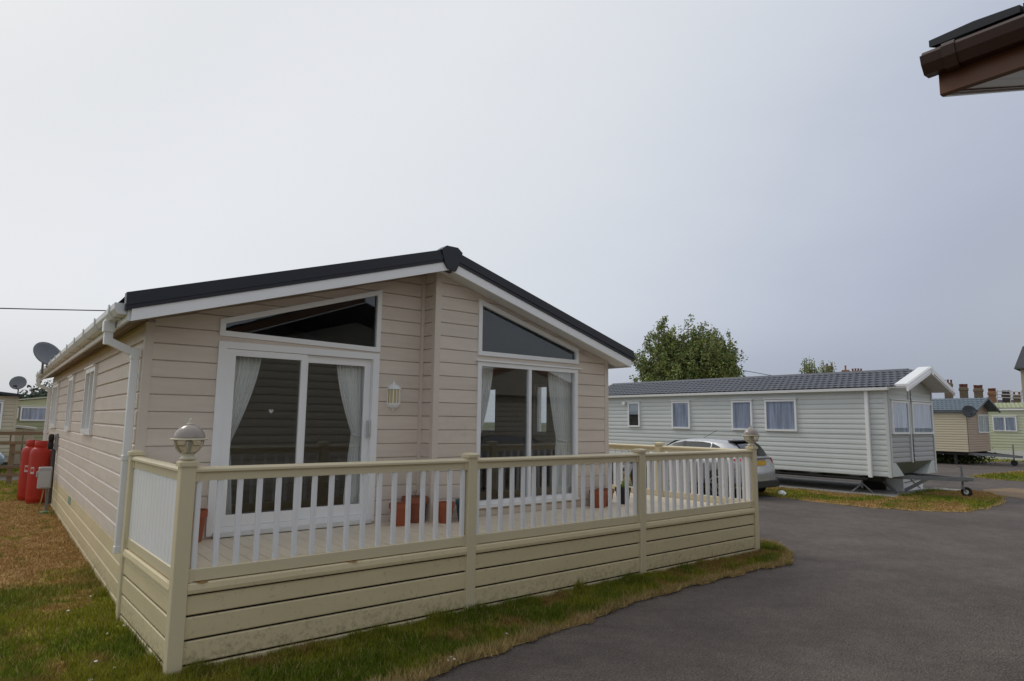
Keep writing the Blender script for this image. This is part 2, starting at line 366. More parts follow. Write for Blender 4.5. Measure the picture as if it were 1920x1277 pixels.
# roof
RZ = lambda x: ZS(x)
EV = -.23; YB = -.585
for sgn, nm in ((0, 'left'), (1, 'right')):
    X = (lambda x: x) if not sgn else (lambda x: WL-x)
    r = B(); ny = int(LEN/.34)
    vs = []; fs = []; rows = 10; k = 0
    for i in range(rows):
        xa = EV-.03+(STEP-EV+.03)*i/rows; xb = EV-.03+(STEP-EV+.03)*(i+1)/rows
        for (x, dz) in ((xa, .025), (xb, .0)):
            zc_ = 2.767+.298*x+.19+dz
            vs += [(X(x), YB+.05, zc_), (X(x), LEN+.25, zc_)]
        if i: fs.append((k-2, k-1, k+1, k))
        fs.append((k, k+1, k+3, k+2)); k += 4
    r.add(vs, fs)
    r.add([(X(EV), YB+.04, 2.767+.298*EV+.05), (X(EV), LEN+.25, 2.767+.298*EV+.05), (X(STEP), LEN+.25, ZS(STEP)+.05), (X(STEP), YB+.04, ZS(STEP)+.05)], [(0, 1, 2, 3)])
    roof = r.build('roof', M_NAVY, lodge)
    sp = lambda off, x: 2.767+.298*x+off
    def slab(y0, y1, o0, o1, xa=EV, xb=STEP, m_=M_WHITE, name='barge_board'):
        q = [(X(xa), sp(o0, xa)), (X(xb), sp(o0, xb)), (X(xb), sp(o1, xb)), (X(xa), sp(o1, xa))]
        return B().prism(q, lambda u, z, w: (u, w, z), y0, y1).build(name, m_, lodge)
    slab(YB, YB+.03, -.04, .068)                                   # white board
    cap = B()
    for (o0, o1, y) in ((.066, .105, YB-.012), (.105, .155, YB-.022), (.155, .2, YB-.014), (.2, .222, YB-.006)):
        q = [(X(EV-.05), sp(o0, EV-.05)), (X(STEP+.0), sp(o0, STEP)), (X(STEP), sp(o1, STEP)), (X(EV-.05), sp(o1, EV-.05))]
        cap.prism(q, lambda u, z, w: (u, w, z), y, YB+.09)
    cap.build('verge_capping', M_NAVY, lodge)
    so_ = B()                                                        # soffit boards under the gable overhang and along the eave
    q = [(X(EV), sp(-.012, EV)), (X(STEP), sp(-.012, STEP)), (X(STEP), sp(.0, STEP)), (X(EV), sp(.0, EV))]
    so_.prism(q, lambda u, z, w: (u, w, z), YB+.03, (YS if not sgn else YR)+.02)
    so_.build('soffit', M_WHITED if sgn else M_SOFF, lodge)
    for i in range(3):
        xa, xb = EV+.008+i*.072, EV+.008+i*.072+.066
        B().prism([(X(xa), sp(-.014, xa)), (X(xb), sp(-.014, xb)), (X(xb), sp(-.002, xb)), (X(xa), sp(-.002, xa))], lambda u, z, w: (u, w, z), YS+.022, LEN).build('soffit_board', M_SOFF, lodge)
    xs = (EV-.025, EV) if not sgn else (WL-EV, WL-EV+.025)
    B().box(xs[0], xs[1], YB+.032, LEN+.2, sp(-.035, EV), sp(.10, EV)).build('fascia', M_WHITED, lodge)
    # gutter: open box profile with brackets
    g = B(); gx0, gx1 = (EV-.125, EV-.027); gz = sp(.02, EV)
    prof = [(gx1, gz+.095), (gx1, gz), (gx0+.03, gz), (gx0, gz+.045), (gx0, gz+.095), (gx0+.008, gz+.095), (gx0+.008, gz+.05), (gx0+.034, gz+.01), (gx1-.008, gz+.01), (gx1-.008, gz+.095)]
    g.prism([(X(a), z) for a, z in prof], lambda u, z, w: (u, w, z), YB+.06, LEN+.15)
    g.prism([(X(a), z) for a, z in prof[:5]], lambda u, z, w: (u, w, z), YB+.054, YB+.06)
    gut = g.build('gutter', M_WHITED, lodge)
    for k in range(12):
        yy = -.25+k*1.05
        B().prism([(X(gx0-.012), gz+.045), (X(gx0+.022), gz-.012), (X(gx1), gz-.012), (X(gx1), gz+.0), (X(gx0+.03), gz-.0005), (X(gx0-.001), gz+.046), (X(gx0-.001), gz+.11), (X(gx0-.012), gz+.11)], lambda u, z, w: (u, w, z), yy, yy+.05).build('bracket', M_WHITED, gut)
# ridge end cap and ridge tiles
yc = YB-.03
B().prism([(STEP-.1, ZS(STEP)+.03), (STEP-.055, ZS(STEP)-.03), (STEP+.055, ZS(STEP)-.055), (STEP+.1, ZS(STEP)+.03), (STEP+.15, ZS(STEP)+.19), (STEP+.08, ZS(STEP)+.245), (STEP-.08, ZS(STEP)+.245), (STEP-.15, ZS(STEP)+.19)], lambda u, z, w: (u, w, z), yc, YB+.12).build('ridge_end', M_NAVY, lodge)
rc = B()
for k in range(34):
    y = YB+.1+k*.37
    rc.prism([(STEP-.17, ZS(STEP)+.17), (STEP+.17, ZS(STEP)+.17), (STEP+.06, ZS(STEP)+.24), (STEP-.06, ZS(STEP)+.24)], lambda u, z, w: (u, w, z), y, y+.36)
rc.build('ridge_tiles', M_NAVY, lodge, kind='stuff')
# downpipes on the left side
def downpipe(y, bot):
    g = 2.767+.298*EV+.02
    d = B(); w = .034
    def seg(a, b, u=(0, 1, 0)): d.beam(a, b, .068, .068, u)
    x0 = EV-.078; x1 = -.075
    d.cbox(x0-.05, x0+.045, y-.05, y+.05, g-.10, g+.012, .006)
    d.cbox(x0-w, x0+w, y-w, y+w, g-.17, g-.09, .004)
    d.cbox(x0-w-.002, x0+w+.002, y-w-.002, y+w+.002, g-.215, g-.09, .004); seg((x0-.005, y, g-.175), (x1+.005, y, g-.285))
    d.cbox(x1-w-.004, x1+w+.004, y-w-.004, y+w+.004, g-.34, g-.235, .005)
    d.cbox(x1-w, x1+w, y-w, y+w, .58, g-.34, .004)
    d.cbox(x1-w-.006, x1+w+.006, y-w-.006, y+w+.006, 1.42, 1.47, .004)
    d.cbox(x1-w-.006, x1+w+.006, y-w-.006, y+w+.006, .575, .64, .004)
    d.box(x1+w, -.018, y-.03, y+.03, 1.425, 1.465); d.box(x1+w, -.018, y-.03, y+.03, 2.2, 2.24)
    d.build('downpipe', M_WHITE, lodge)
downpipe(.115, .58); downpipe(11.75, .58)
M_DISH = mat('dish_grey', (.16, .17, .18), .45, .06)
def dish(name, label, loc, rz, r=.3, pole=.5, tilt=.35, m_=M_DISH):
    t = thing(name, label, 'satellite dish', loc, rz, 'satellite dishes on the park homes')
    b = B(); prof = [(r*k/6, .18*r*(k/6)**2) for k in range(1, 7)]; prof = [(.002, 0)]+prof; back = [(a, z-.008) for a, z in reversed(prof)]
    b.lathe(prof+back, (0, 0, 0), 28)
    rot = Matrix.Rotation(PI/2-tilt, 4, 'X')     # faces -y, tipped up
    b.v = [tuple(rot @ Vector(p)+Vector((0, -.08, pole))) for p in b.v]
    b.build('reflector', m_, t, smooth=True)
    B().tube([(0, 0, 0), (0, 0, pole+.04)], .02).build('mast', M_DISH, t)
    arm = B().tube([(0, -.1, pole-r*.85), (0, -.2-r*.7, pole-r*.45)], .012)
    arm.build('arm', M_DISH, t); B().cbox(-.05, .05, -.27-r*.7, -.18-r*.7, pole-r*.55, pole-r*.35, .01).build('receiver', M_BLACK, t)
    return t
dp = atX(91, 668, -.22)
dish('satellite_dish', 'grey satellite dish mounted on the far left eave of the beige lodge', (-.42, 8.2, 2.62), math.radians(30), .265, .36, .5)

# ------------------------------------------------------------------ deck
deck = thing('deck', 'raised cream plastic deck with white balusters in front of the beige lodge', 'deck')
DF_, DL_, DR_ = -1.812, -.03, 7.64
PW = .104; PC = DF_+PW/2
DX = [.0995-PW/2-.0, .0995+2.5314-PW/2, .0995+2.5314+2.5119-PW/2, 7.6371-PW/2]
DYB = 3.2
bw = .1415; nb = 0; xx = .0
ref = None
while xx < 7.58:
    x1_ = min(xx+bw-.005, 7.58)
    yb = YS-.03 if xx < STEP-.05 else (YR-.03 if xx < WL+.05 else DYB)
    B().box(xx, x1_, DF_+.05, yb, ZD-.028, ZD-random.random()*.0015).build('floor_board', M_FLOOR, deck); xx += bw
B().box(.05, 7.56, DF_+.07, -.32, ZD-.075, ZD-.034).box(6.2, 7.56, -.4, DYB, ZD-.075, ZD-.0345).build('frame', M_BLACK, deck)
def post(x, y, name='post', ztop=1.49):
    p = B().cbox(x-PW/2, x+PW/2, y-PW/2, y+PW/2, -.06, ztop, .005).build(name, M_DECK, deck)
    c = .066
    b = B().loft([[(x+a*c, y+e*c, ztop-.012) for a, e in ((-1, -1), (1, -1), (1, 1), (-1, 1))], [(x+a*c, y+e*c, ztop+.016) for a, e in ((-1, -1), (1, -1), (1, 1), (-1, 1))], [(x+a*.03, y+e*.03, ztop+.034) for a, e in ((-1, -1), (1, -1), (1, 1), (-1, 1))]], caps=True)
    b.build('cap', M_DECK, p)
    return p
P0 = (-.02, -.05)
posts = [(x, PC) for x in DX]
for x, y in posts: post(x, y)
post(P0[0], P0[1]); post(7.585, -.085); post(7.585, DYB-.1)
bal = B().cbox(-.019, .019, -.019, .019, .738, 1.372, .004).build('baluster', M_WHITE, deck)
first = [True]
def rail(ax, ay, bx, by, n, solid=False):
    a, b = Vector((ax, ay, 0)), Vector((bx, by, 0)); d = (b-a).normalized(); s_, e_ = a+d*PW/2, b-d*PW/2
    z = Vector((0, 0, 1))
    t = B()
    prof = [(-.047, 1.436), (-.040, 1.430), (-.03, 1.428), (.03, 1.428), (.040, 1.430), (.047, 1.436), (.047, 1.452), (.036, 1.464), (.015, 1.469), (-.015, 1.469), (-.036, 1.464), (-.047, 1.452)]
    sd_ = Vector((d.y, -d.x, 0))
    t.loft([[p+sd_*u+z*h for u, h in prof] for p in (s_, e_)], caps=True)
    t.loft([[p+sd_*u+z*h for u, h in ((-.024, 1.368), (.024, 1.368), (.024, 1.4285), (-.024, 1.4285))] for p in (s_, e_)], caps=True)
    t.build('top_rail', M_DECK, deck)
    B().loft([[p+sd_*u+z*h for u, h in ((-.026, .655), (.026, .655), (.026, .736), (.02, .742), (-.02, .742), (-.026, .736))] for p in (s_, e_)], caps=True).build('bottom_rail', M_DECK, deck)
    for p, sg in ((s_, 1), (e_, -1)):
        for zz, hh in ((1.362, .07), (.65, .09)):
            B().loft([[p+d*sg*w+sd_*u+z*h for u, h in ((-.032, zz), (.032, zz), (.032, zz+hh), (-.032, zz+hh))] for w in (0, .035)], caps=True).build('rail_bracket', M_DECK, deck)
    ln = (e_-s_).length
    if solid:
        for k in range(n):
            q0, q1 = s_+d*(ln*k/n+.003), s_+d*(ln*(k+1)/n-.003)
            B().loft([[q0+sd_*a+z*h for a, h in ((-.012, .735), (.012, .735), (.012, 1.37), (-.012, 1.37))], [q0+d*.008+sd_*a+z*h for a, h in ((-.018, .735), (.018, .735), (.018, 1.37), (-.018, 1.37))], [q1-d*.008+sd_*a+z*h for a, h in ((-.018, .735), (.018, .735), (.018, 1.37), (-.018, 1.37))], [q1+sd_*a+z*h for a, h in ((-.012, .735), (.012, .735), (.012, 1.37), (-.012, 1.37))]], caps=True).build('panel_board', M_WHITE, deck)
        n = 0
    for k in range(n):
        p = s_+d*(.035+(ln-.07)*k/(n-1))
        if first[0]: bal.location = (p.x, p.y, 0); first[0] = False
        else: inst(bal, 'baluster', deck, (p.x, p.y, 0))
for i in range(3): rail(*posts[i], *posts[i+1], 17)
rail(posts[0][0]-.0, posts[0][1], P0[0], P0[1], 15, True)
rail(posts[3][0], posts[3][1], 7.585, -.085, 12); rail(7.585, -.085, 7.585, DYB-.1, 21)
# nosing and fascia boards
ZROW = [.562, .415, .25, .079, -.09]
def fascia(ax, ay, bx, by):
    a, b = Vector((ax, ay, 0)), Vector((bx, by, 0)); d = (b-a).normalized(); s_, e_ = a+d*PW/2, b-d*PW/2; n = Vector((d.y, -d.x, 0)); z = Vector((0, 0, 1))
    B().loft([[p+n*u+z*h for u, h in ((-.03, .570), (.044, .570), (.05, .576), (.053, .60), (.046, .636), (.036, .6455), (-.03, .6455))] for p in (s_, e_)], caps=True).build('nosing', M_BOARD, deck)
    for zt, zb in zip(ZROW[:-1], ZROW[1:]):
        j = random.uniform(-.002, .002)
        B().loft([[p+n*u+z*h for u, h in ((.01, zb+.010), (.031+j, zb+.010), (.034+j, zb+.016), (.034+j, zt-.014), (.027+j, zt-.007), (.01, zt-.007))] for p in (s_, e_)], caps=True).build('fascia_board', M_BOARD, deck)
    B().loft([[p+n*u+z*h for u, h in ((-.02, -.09), (.004, -.09), (.004, .568), (-.02, .568))] for p in (s_, e_)], caps=True).build('backing', M_BLACK, deck)
for i in range(3): fascia(*posts[i], *posts[i+1])
fascia(P0[0], P0[1], posts[0][0], posts[0][1])
fascia(posts[3][0], posts[3][1], 7.585, -.085); fascia(7.585, -.085, 7.585, DYB-.1)

# ------------------------------------------------------------------ lamps on the deck and wall
M_LCREAM = mat('lamp_cream', (.62, .57, .42), .4, .03)
M_LDOME = mat('lamp_dome_smoke', (.34, .29, .25), .25, .05, spec=.6)
M_LGLASS = glass('lamp_glass', (.95, .93, .88), 1.2, .03)
M_BULB = mat('bulb_white', (.8, .8, .78), .3)
def globe(x, y, label):
    t = thing('globe_lamp', label, 'lamp', (x, y, 1.523), 0, 'globe lamps on the deck corner posts')
    B().lathe([(.046, -.002), (.058, .004), (.058, .012), (.046, .018), (.040, .03), (.046, .045), (.054, .052)], n=20).build('base', M_LCREAM, t, smooth=True)
    pr = [(.05, .048), (.072, .066), (.09, .09), (.1, .118), (.102, .146)]
    B().lathe(pr+[(r-.003, z) for r, z in reversed(pr)], n=24).build('bowl', M_LGLASS, t, smooth=True)
    for k in range(6):
        a = k*PI/3+.2
        B().tube([(r*1.03*math.cos(a), r*1.03*math.sin(a), z) for r, z in pr], .0055, 6).build('rib', M_LCREAM, t, smooth=True)
    B().lathe([(.098, .143), (.124, .143), (.129, .149), (.124, .156), (.098, .156)], n=28).build('ring', M_LCREAM, t)
    B().lathe([(.105, .156), (.106, .166), (.098, .195), (.08, .222), (.055, .243), (.03, .254), (.022, .256)], n=28).build('dome', M_LDOME, t, smooth=True)
    B().lathe([(.026, .254), (.024, .264), (.012, .268), (.016, .276), (.009, .283), (.012, .289), (.008, .297), (.001, .30)], n=14).build('finial', M_LCREAM, t, smooth=True)
    B().lathe([(.018, .05), (.018, .08), (.03, .1), (.032, .118), (.024, .135), (.002, .142)], n=14).build('bulb', M_BULB, t, smooth=True)
    return t
globe(posts[0][0], posts[0][1], 'smoked globe lamp on the near left corner post of the deck')
globe(posts[3][0], posts[3][1], 'pale globe lamp on the far right corner post before the car')
lt = thing('wall_lantern', 'white half lantern with amber panes on the wall beside the patio door', 'wall lamp', (2.656, -.0165, 2.12))
def half(prof, nm, m_): return B().lathe(prof, (0, 0, 0), 6, a0=PI, a1=2*PI).build(nm, m_, lt)
half([(.002, .19), (.012, .165), (.022, .14), (.06, .125), (.088, .09), (.092, .078), (.06, .076)], 'hood', M_WHITE)
half([(.074, .075), (.074, -.09), (.07, -.09), (.07, .075)], 'amber_pane', mat('amber_glass', (.55, .46, .22), .25, .1, 8))
for k in range(7):
    a = PI+k*PI/6; c_, s_ = .079*math.cos(a), .079*math.sin(a)
    B().tube([(c_, s_, -.092), (c_, s_, .08)], .0065 if k % 2 == 0 else .0045, 6).build('bar', M_WHITE, lt)
half([(.06, -.088), (.094, -.09), (.09, -.105), (.07, -.135), (.035, -.155), (.012, -.16), (.01, -.178), (.001, -.18)], 'base', M_WHITE)
B().cbox(-.06, .06, -.002, .012, -.1, .1, .003).build('back_plate', M_WHITE, lt)

# ------------------------------------------------------------------ curtains
def drape(label, x0, x1, xt0, xt1, y, zt, zb, ztie):
    """hung across x0..x1 at the top, gathered to xt0..xt1 at the tie"""
    b = B(); nu, nv = 44, 22; vs = []; fs = []
    for j in range(nv+1):
        z = zt+(zb-zt)*j/nv
        if z > ztie: k = ((zt-z)/(zt-ztie))**1.5; a, c = x0+(xt0-x0)*k, x1+(xt1-x1)*k
        else: k = min(1, (ztie-z)/(ztie-zb))**.6*.55; a, c = xt0+(x0-xt0)*k*.6, xt1+(x1-xt1)*k*.55
        for i in range(nu+1):
            u = i/nu; amp = .018+.008*math.sin(u*9)
            vs.append((a+(c-a)*u, y+amp*math.sin(u*2*PI*8+.6*math.sin(z*2)), z))
    for j in range(nv):
        for i in range(nu): p = j*(nu+1)+i; fs.append((p, p+1, p+nu+2, p+nu+1))
    o = b.add(vs, fs).build('curtain', M_CURT, None, smooth=True)
    mod = o.modifiers.new('thickness', 'SOLIDIFY'); mod.thickness = .003
    tag(o, label, 'curtain', 'white tied back curtains in the lodge front')
    o2 = B().tube([(xt0-.01, y-.03, ztie), ((xt0+xt1)/2, y-.04, ztie-.02), (xt1+.01, y-.03, ztie)], .012).build('tie_back', M_CURT, o)
drape('white net curtain swept aside at the left edge of the patio door', .78, 1.12, .75, .84, .13, 2.50, .7, 1.55)
drape('white net curtain at the right edge of the patio door beside its handle', 1.98, 2.32, 2.21, 2.34, .13, 2.50, .7, 1.66)
drape('white net curtain swept to the left edge of the tall window on the bay', 3.70, 4.04, 3.68, 3.80, -.16, 2.56, .7, 1.5)
drape('full white curtain tied back at the right edge of the tall window', 5.02, 5.46, 5.20, 5.46, -.16, 2.56, .7, 1.58)
h = B(); hp = []
for k in range(20):
    t_ = 2*PI*k/20; hp.append((.0016*16*math.sin(t_)**3, .0016*(13*math.cos(t_)-5*math.cos(2*t_)-2*math.cos(3*t_)-math.cos(4*t_))))
hh = atY(508, 771, .06)
ho = thing('hanging_heart', 'tiny white heart hanging behind the left glass of the patio door', 'ornament', (hh[0], .06, hh[2]))
h.prism(hp, lambda u, z, w: (u, w, z), -.005, .005).build('heart', M_WHITE, ho)
B().tube([(0, 0, .012), (0, 0, .14)], .0012, 5).build('thread', mat('thread', (.4, .4, .38), .8), ho)

# ------------------------------------------------------------------ plant pots on the deck
M_TERRA = mat('terracotta', (.33, .085, .035), .6, .10, 9, bump=.1)
M_TERRA2 = mat('terracotta_brown', (.27, .085, .045), .65, .14, 7, bump=.1)
M_SOIL = mat('soil', (.05, .035, .025), .95, .3, 30)
M_BLUEPOT = mat('blue_pot', (.05, .11, .15), .35, .08)
M_BLKPOT = mat('black_pot', (.02, .021, .023), .5)
M_LEAFY = mat('pot_leaf', (.20, .26, .03), .6, .25, 12)
M_TWIG = mat('dry_stem', (.22, .15, .09), .85, .2, 12)
def pot(x, y, r, hgt, m_, label, plant=None, ang=0):
    t = thing('plant_pot', label, 'plant pot', (x, y, ZD), ang, 'plant pots on the deck')
    B().lathe([(r*.68, 0), (r*.9, hgt*.76), (r*.9, hgt*.77), (r, hgt*.775), (r*1.0, hgt), (r*.9, hgt), (r*.86, hgt*.88), (r*.3, hgt*.87)], n=28).build('body', m_, t)
    B().lathe([(.001, hgt*.9), (r*.84, hgt*.885)], n=20).build('soil', M_SOIL, t)
    if plant:
        b = B(); rs = random.Random(int(x*100))
        for k in range(plant[0]):
            a, rr = rs.random()*2*PI, r*.7*rs.random(); x_, y_ = rr*math.cos(a), rr*math.sin(a); H_ = plant[1]*rs.uniform(.5, 1)
            tip = (x_+rs.uniform(-.06, .06), y_+rs.uniform(-.06, .06), hgt*.9+H_)
            b.tube([(x_, y_, hgt*.88), tip], .003, 5)
            if plant[2] is M_LEAFY:
                for q in range(4):
                    f_ = rs.uniform(.3, 1); c = Vector((x_, y_, hgt*.88)).lerp(Vector(tip), f_); d = Vector((rs.uniform(-1, 1), rs.uniform(-1, 1), rs.uniform(-.2, .7))).normalized()*.045; s_ = d.orthogonal().normalized()*.014
                    b.add([c, c+d*.5+s_, c+d, c+d*.5-s_], [(0, 1, 2, 3)])
        b.build('plant', plant[2], t)
    return t
pot(2.612, -.33, .118, .245, M_TERRA, 'orange terracotta pot nearest the patio door on the deck')
pot(2.885, -.20, .155, .29, M_TERRA2, 'brown terracotta pot holding a few dry stems in the wall corner', (9, .12, M_TWIG))
pot(3.15, -.46, .11, .235, M_TERRA, 'orange terracotta pot in front of the blue pot')
pot(3.42, -.47, .115, .25, M_BLUEPOT, 'dark blue glazed pot half hidden behind the second deck post', (4, .05, M_TWIG))
pot(5.70, -.50, .135, .235, M_TERRA, 'orange terracotta pot beneath the right edge of the tall window')
pot(5.92, -.42, .13, .235, M_TERRA2, 'brown terracotta pot by the right front corner of the lodge')
pot(6.30, -.42, .12, .235, M_BLKPOT, 'black pot with low yellow green plant beside the lodge corner', (16, .12, M_LEAFY))
pot(.50, -.10, .125, .30, M_TERRA, 'tall red terracotta pot left of the patio door', None)

# ------------------------------------------------------------------ ground
def vnoise(x, y, seed=0):
    r = np.random.default_rng(seed).random((64, 64)); xi, yi = np.floor(x).astype(int), np.floor(y).astype(int); fx, fy = x-xi, y-yi
    fx, fy = fx*fx*(3-2*fx), fy*fy*(3-2*fy); g = lambda a, b: r[a % 64, b % 64]
    return (g(xi, yi)*(1-fx)+g(xi+1, yi)*fx)*(1-fy)+(g(xi, yi+1)*(1-fx)+g(xi+1, yi+1)*fx)*fy
def fbm(x, y, sc, seed=0, o=4):
    s_ = 0; a = .5
    for k in range(o): s_ = s_+a*vnoise(x*sc*2**k+17*k, y*sc*2**k+9*k, seed+k); a *= .5
    return s_/(1-.5**o)
def inside(px, py, poly):
    c = np.zeros(px.shape, bool); n = len(poly)
    for i in range(n):
        (x0, y0), (x1, y1) = poly[i], poly[(i+1) % n]
        if y0 == y1: continue
        c ^= ((y0 > py) != (y1 > py)) & (px < (x1-x0)*(py-y0)/(y1-y0)+x0)
    return c
def edge_dist(px, py, line):
    d = np.full(px.shape, 1e9)
    for (x0, y0), (x1, y1) in zip(line[:-1], line[1:]):
        if (x0, y0) == (x1, y1): continue
        l2 = (x1-x0)**2+(y1-y0)**2; t = np.clip(((px-x0)*(x1-x0)+(py-y0)*(y1-y0))/l2, 0, 1)
        d = np.minimum(d, np.hypot(px-x0-t*(x1-x0), py-y0-t*(y1-y0)))
    return d
def sstep(a, b, x): t = np.clip((x-a)/(b-a), 0, 1); return t*t*(3-2*t)
def np_mesh(name, v, f, col, m_, kind=None):
    me = bpy.data.meshes.new(name); n = len(f); k = f.shape[1]
    me.vertices.add(len(v)); me.vertices.foreach_set('co', v.astype(np.float32).ravel())
    me.loops.add(n*k); me.loops.foreach_set('vertex_index', f.astype(np.int32).ravel())
    me.polygons.add(n); me.polygons.foreach_set('loop_start', np.arange(0, n*k, k, dtype=np.int32))
    me.update(calc_edges=True)
    if col is not None:
        a = me.color_attributes.new('Col', 'FLOAT_COLOR', 'POINT'); c = np.ones((len(v), 4), np.float32); c[:, :3] = col; a.data.foreach_set('color', c.ravel())
    me.materials.append(m_); o = bpy.data.objects.new(name, me); COL.objects.link(o)
    if kind: o['kind'] = kind
    return o
def attr_mat(name, rough=.8, trans=0., bump=0.):
    M = bpy.data.materials.new(name); M.use_nodes = True; n = M.node_tree.nodes; l = M.node_tree.links.new; b = n['Principled BSDF']
    a = n.new('ShaderNodeAttribute'); a.attribute_name = 'Col'; l(a.outputs['Color'], b.inputs['Base Color']); b.inputs['Roughness'].default_value = rough
    b.inputs['Specular IOR Level'].default_value = .25
    if trans:
        t = n.new('ShaderNodeBsdfTranslucent'); l(a.outputs['Color'], t.inputs[0]); mx = n.new('ShaderNodeMixShader'); mx.inputs[0].default_value = trans
        l(b.outputs[0], mx.inputs[1]); l(t.outputs[0], mx.inputs[2]); l(mx.outputs[0], n['Material Output'].inputs[0])
    if bump:
        c = n.new('ShaderNodeTexCoord'); z = n.new('ShaderNodeTexNoise'); z.inputs['Scale'].default_value = 60; l(c.outputs['Object'], z.inputs['Vector'])
        bp = n.new('ShaderNodeBump'); bp.inputs['Strength'].default_value = bump; bp.inputs['Distance'].default_value = .02; l(z.outputs[0], bp.inputs['Height']); l(bp.outputs[0], b.inputs['Normal'])
    return M
M_TURF = attr_mat('turf', .95, 0, .6); M_BLADE = attr_mat('grass_blade', .7, .25); M_LEAF = attr_mat('leaf', .6, .25)
def asphalt():
    M = bpy.data.materials.new('asphalt'); M.use_nodes = True; t = M.node_tree; n = t.nodes; l = t.links.new; b = n['Principled BSDF']
    c = n.new('ShaderNodeTexCoord')
    def nz(s, d=4): q = n.new('ShaderNodeTexNoise'); q.inputs['Scale'].default_value = s; q.inputs['Detail'].default_value = d; l(c.outputs['Object'], q.inputs['Vector']); return q.outputs[0]
    a, f, g = nz(.55, 5), nz(140, 2), nz(9, 6)
    v = n.new('ShaderNodeTexVoronoi'); v.inputs['Scale'].default_value = 55; l(c.outputs['Object'], v.inputs['Vector'])
    r = n.new('ShaderNodeValToRGB'); r.color_ramp.elements[0].position = .3; r.color_ramp.elements[0].color = (.088, .072, .062, 1); r.color_ramp.elements[1].position = .72; r.color_ramp.elements[1].color = (.133, .109, .094, 1); l(a, r.inputs[0])
    def mul(x, lo, hi, fac, f0=.3, f1=.7):
        mr = n.new('ShaderNodeMapRange'); mr.inputs['From Min'].default_value = f0; mr.inputs['From Max'].default_value = f1; mr.inputs['To Min'].default_value = lo; mr.inputs['To Max'].default_value = hi; l(fac, mr.inputs[0])
        s_ = n.new('ShaderNodeVectorMath'); s_.operation = 'SCALE'; l(x, s_.inputs[0]); l(mr.outputs[0], s_.inputs['Scale']); return s_.outputs[0]
    h_, k_ = nz(60, 3), nz(2.3, 4)
    x = mul(r.outputs[0], .86, 1.14, g); x = mul(x, .70, 1.34, f, .33, .67); x = mul(x, .60, 1.50, h_, .32, .68); x = mul(x, .92, 1.12, k_, .36, .64)
    l(x, b.inputs['Base Color']); b.inputs['Roughness'].default_value = .82; b.inputs['Specular IOR Level'].default_value = .35
    bp = n.new('ShaderNodeBump'); bp.inputs['Strength'].default_value = 1.0; bp.inputs['Distance'].default_value = .012; l(v.outputs['Distance'], bp.inputs['Height']); l(bp.outputs[0], b.inputs['Normal'])
    return M
M_ASPH = asphalt()
M_FAR = mat('far_grass', (.075, .085, .03), .95, .3, .3)
g = B().add([(-900, -900, -.05), (900, -900, -.05), (900, 900, -.05), (-900, 900, -.05)], [(0, 1, 2, 3)]).build('ground', M_FAR, kind='structure')
B().add([(-60, -60, 0), (75, -60, 0), (75, 60, 0), (-60, 60, 0)], [(0, 1, 2, 3)]).build('road', M_ASPH, kind='structure')
GREEN, GREEN2, DRY, STRAW, BARE = np.array([.135, .178, .012]), np.array([.25, .255, .022]), np.array([.37, .225, .080]), np.array([.50, .36, .17]), np.array([.20, .125, .06])
def gcol(dry, straw, n):
    c = GREEN[None]*(1-n[:, None])+GREEN2[None]*n[:, None]
    c = c*(1-dry[:, None])+DRY[None]*dry[:, None]
    return c*(1-straw[:, None])+STRAW[None]*straw[:, None]
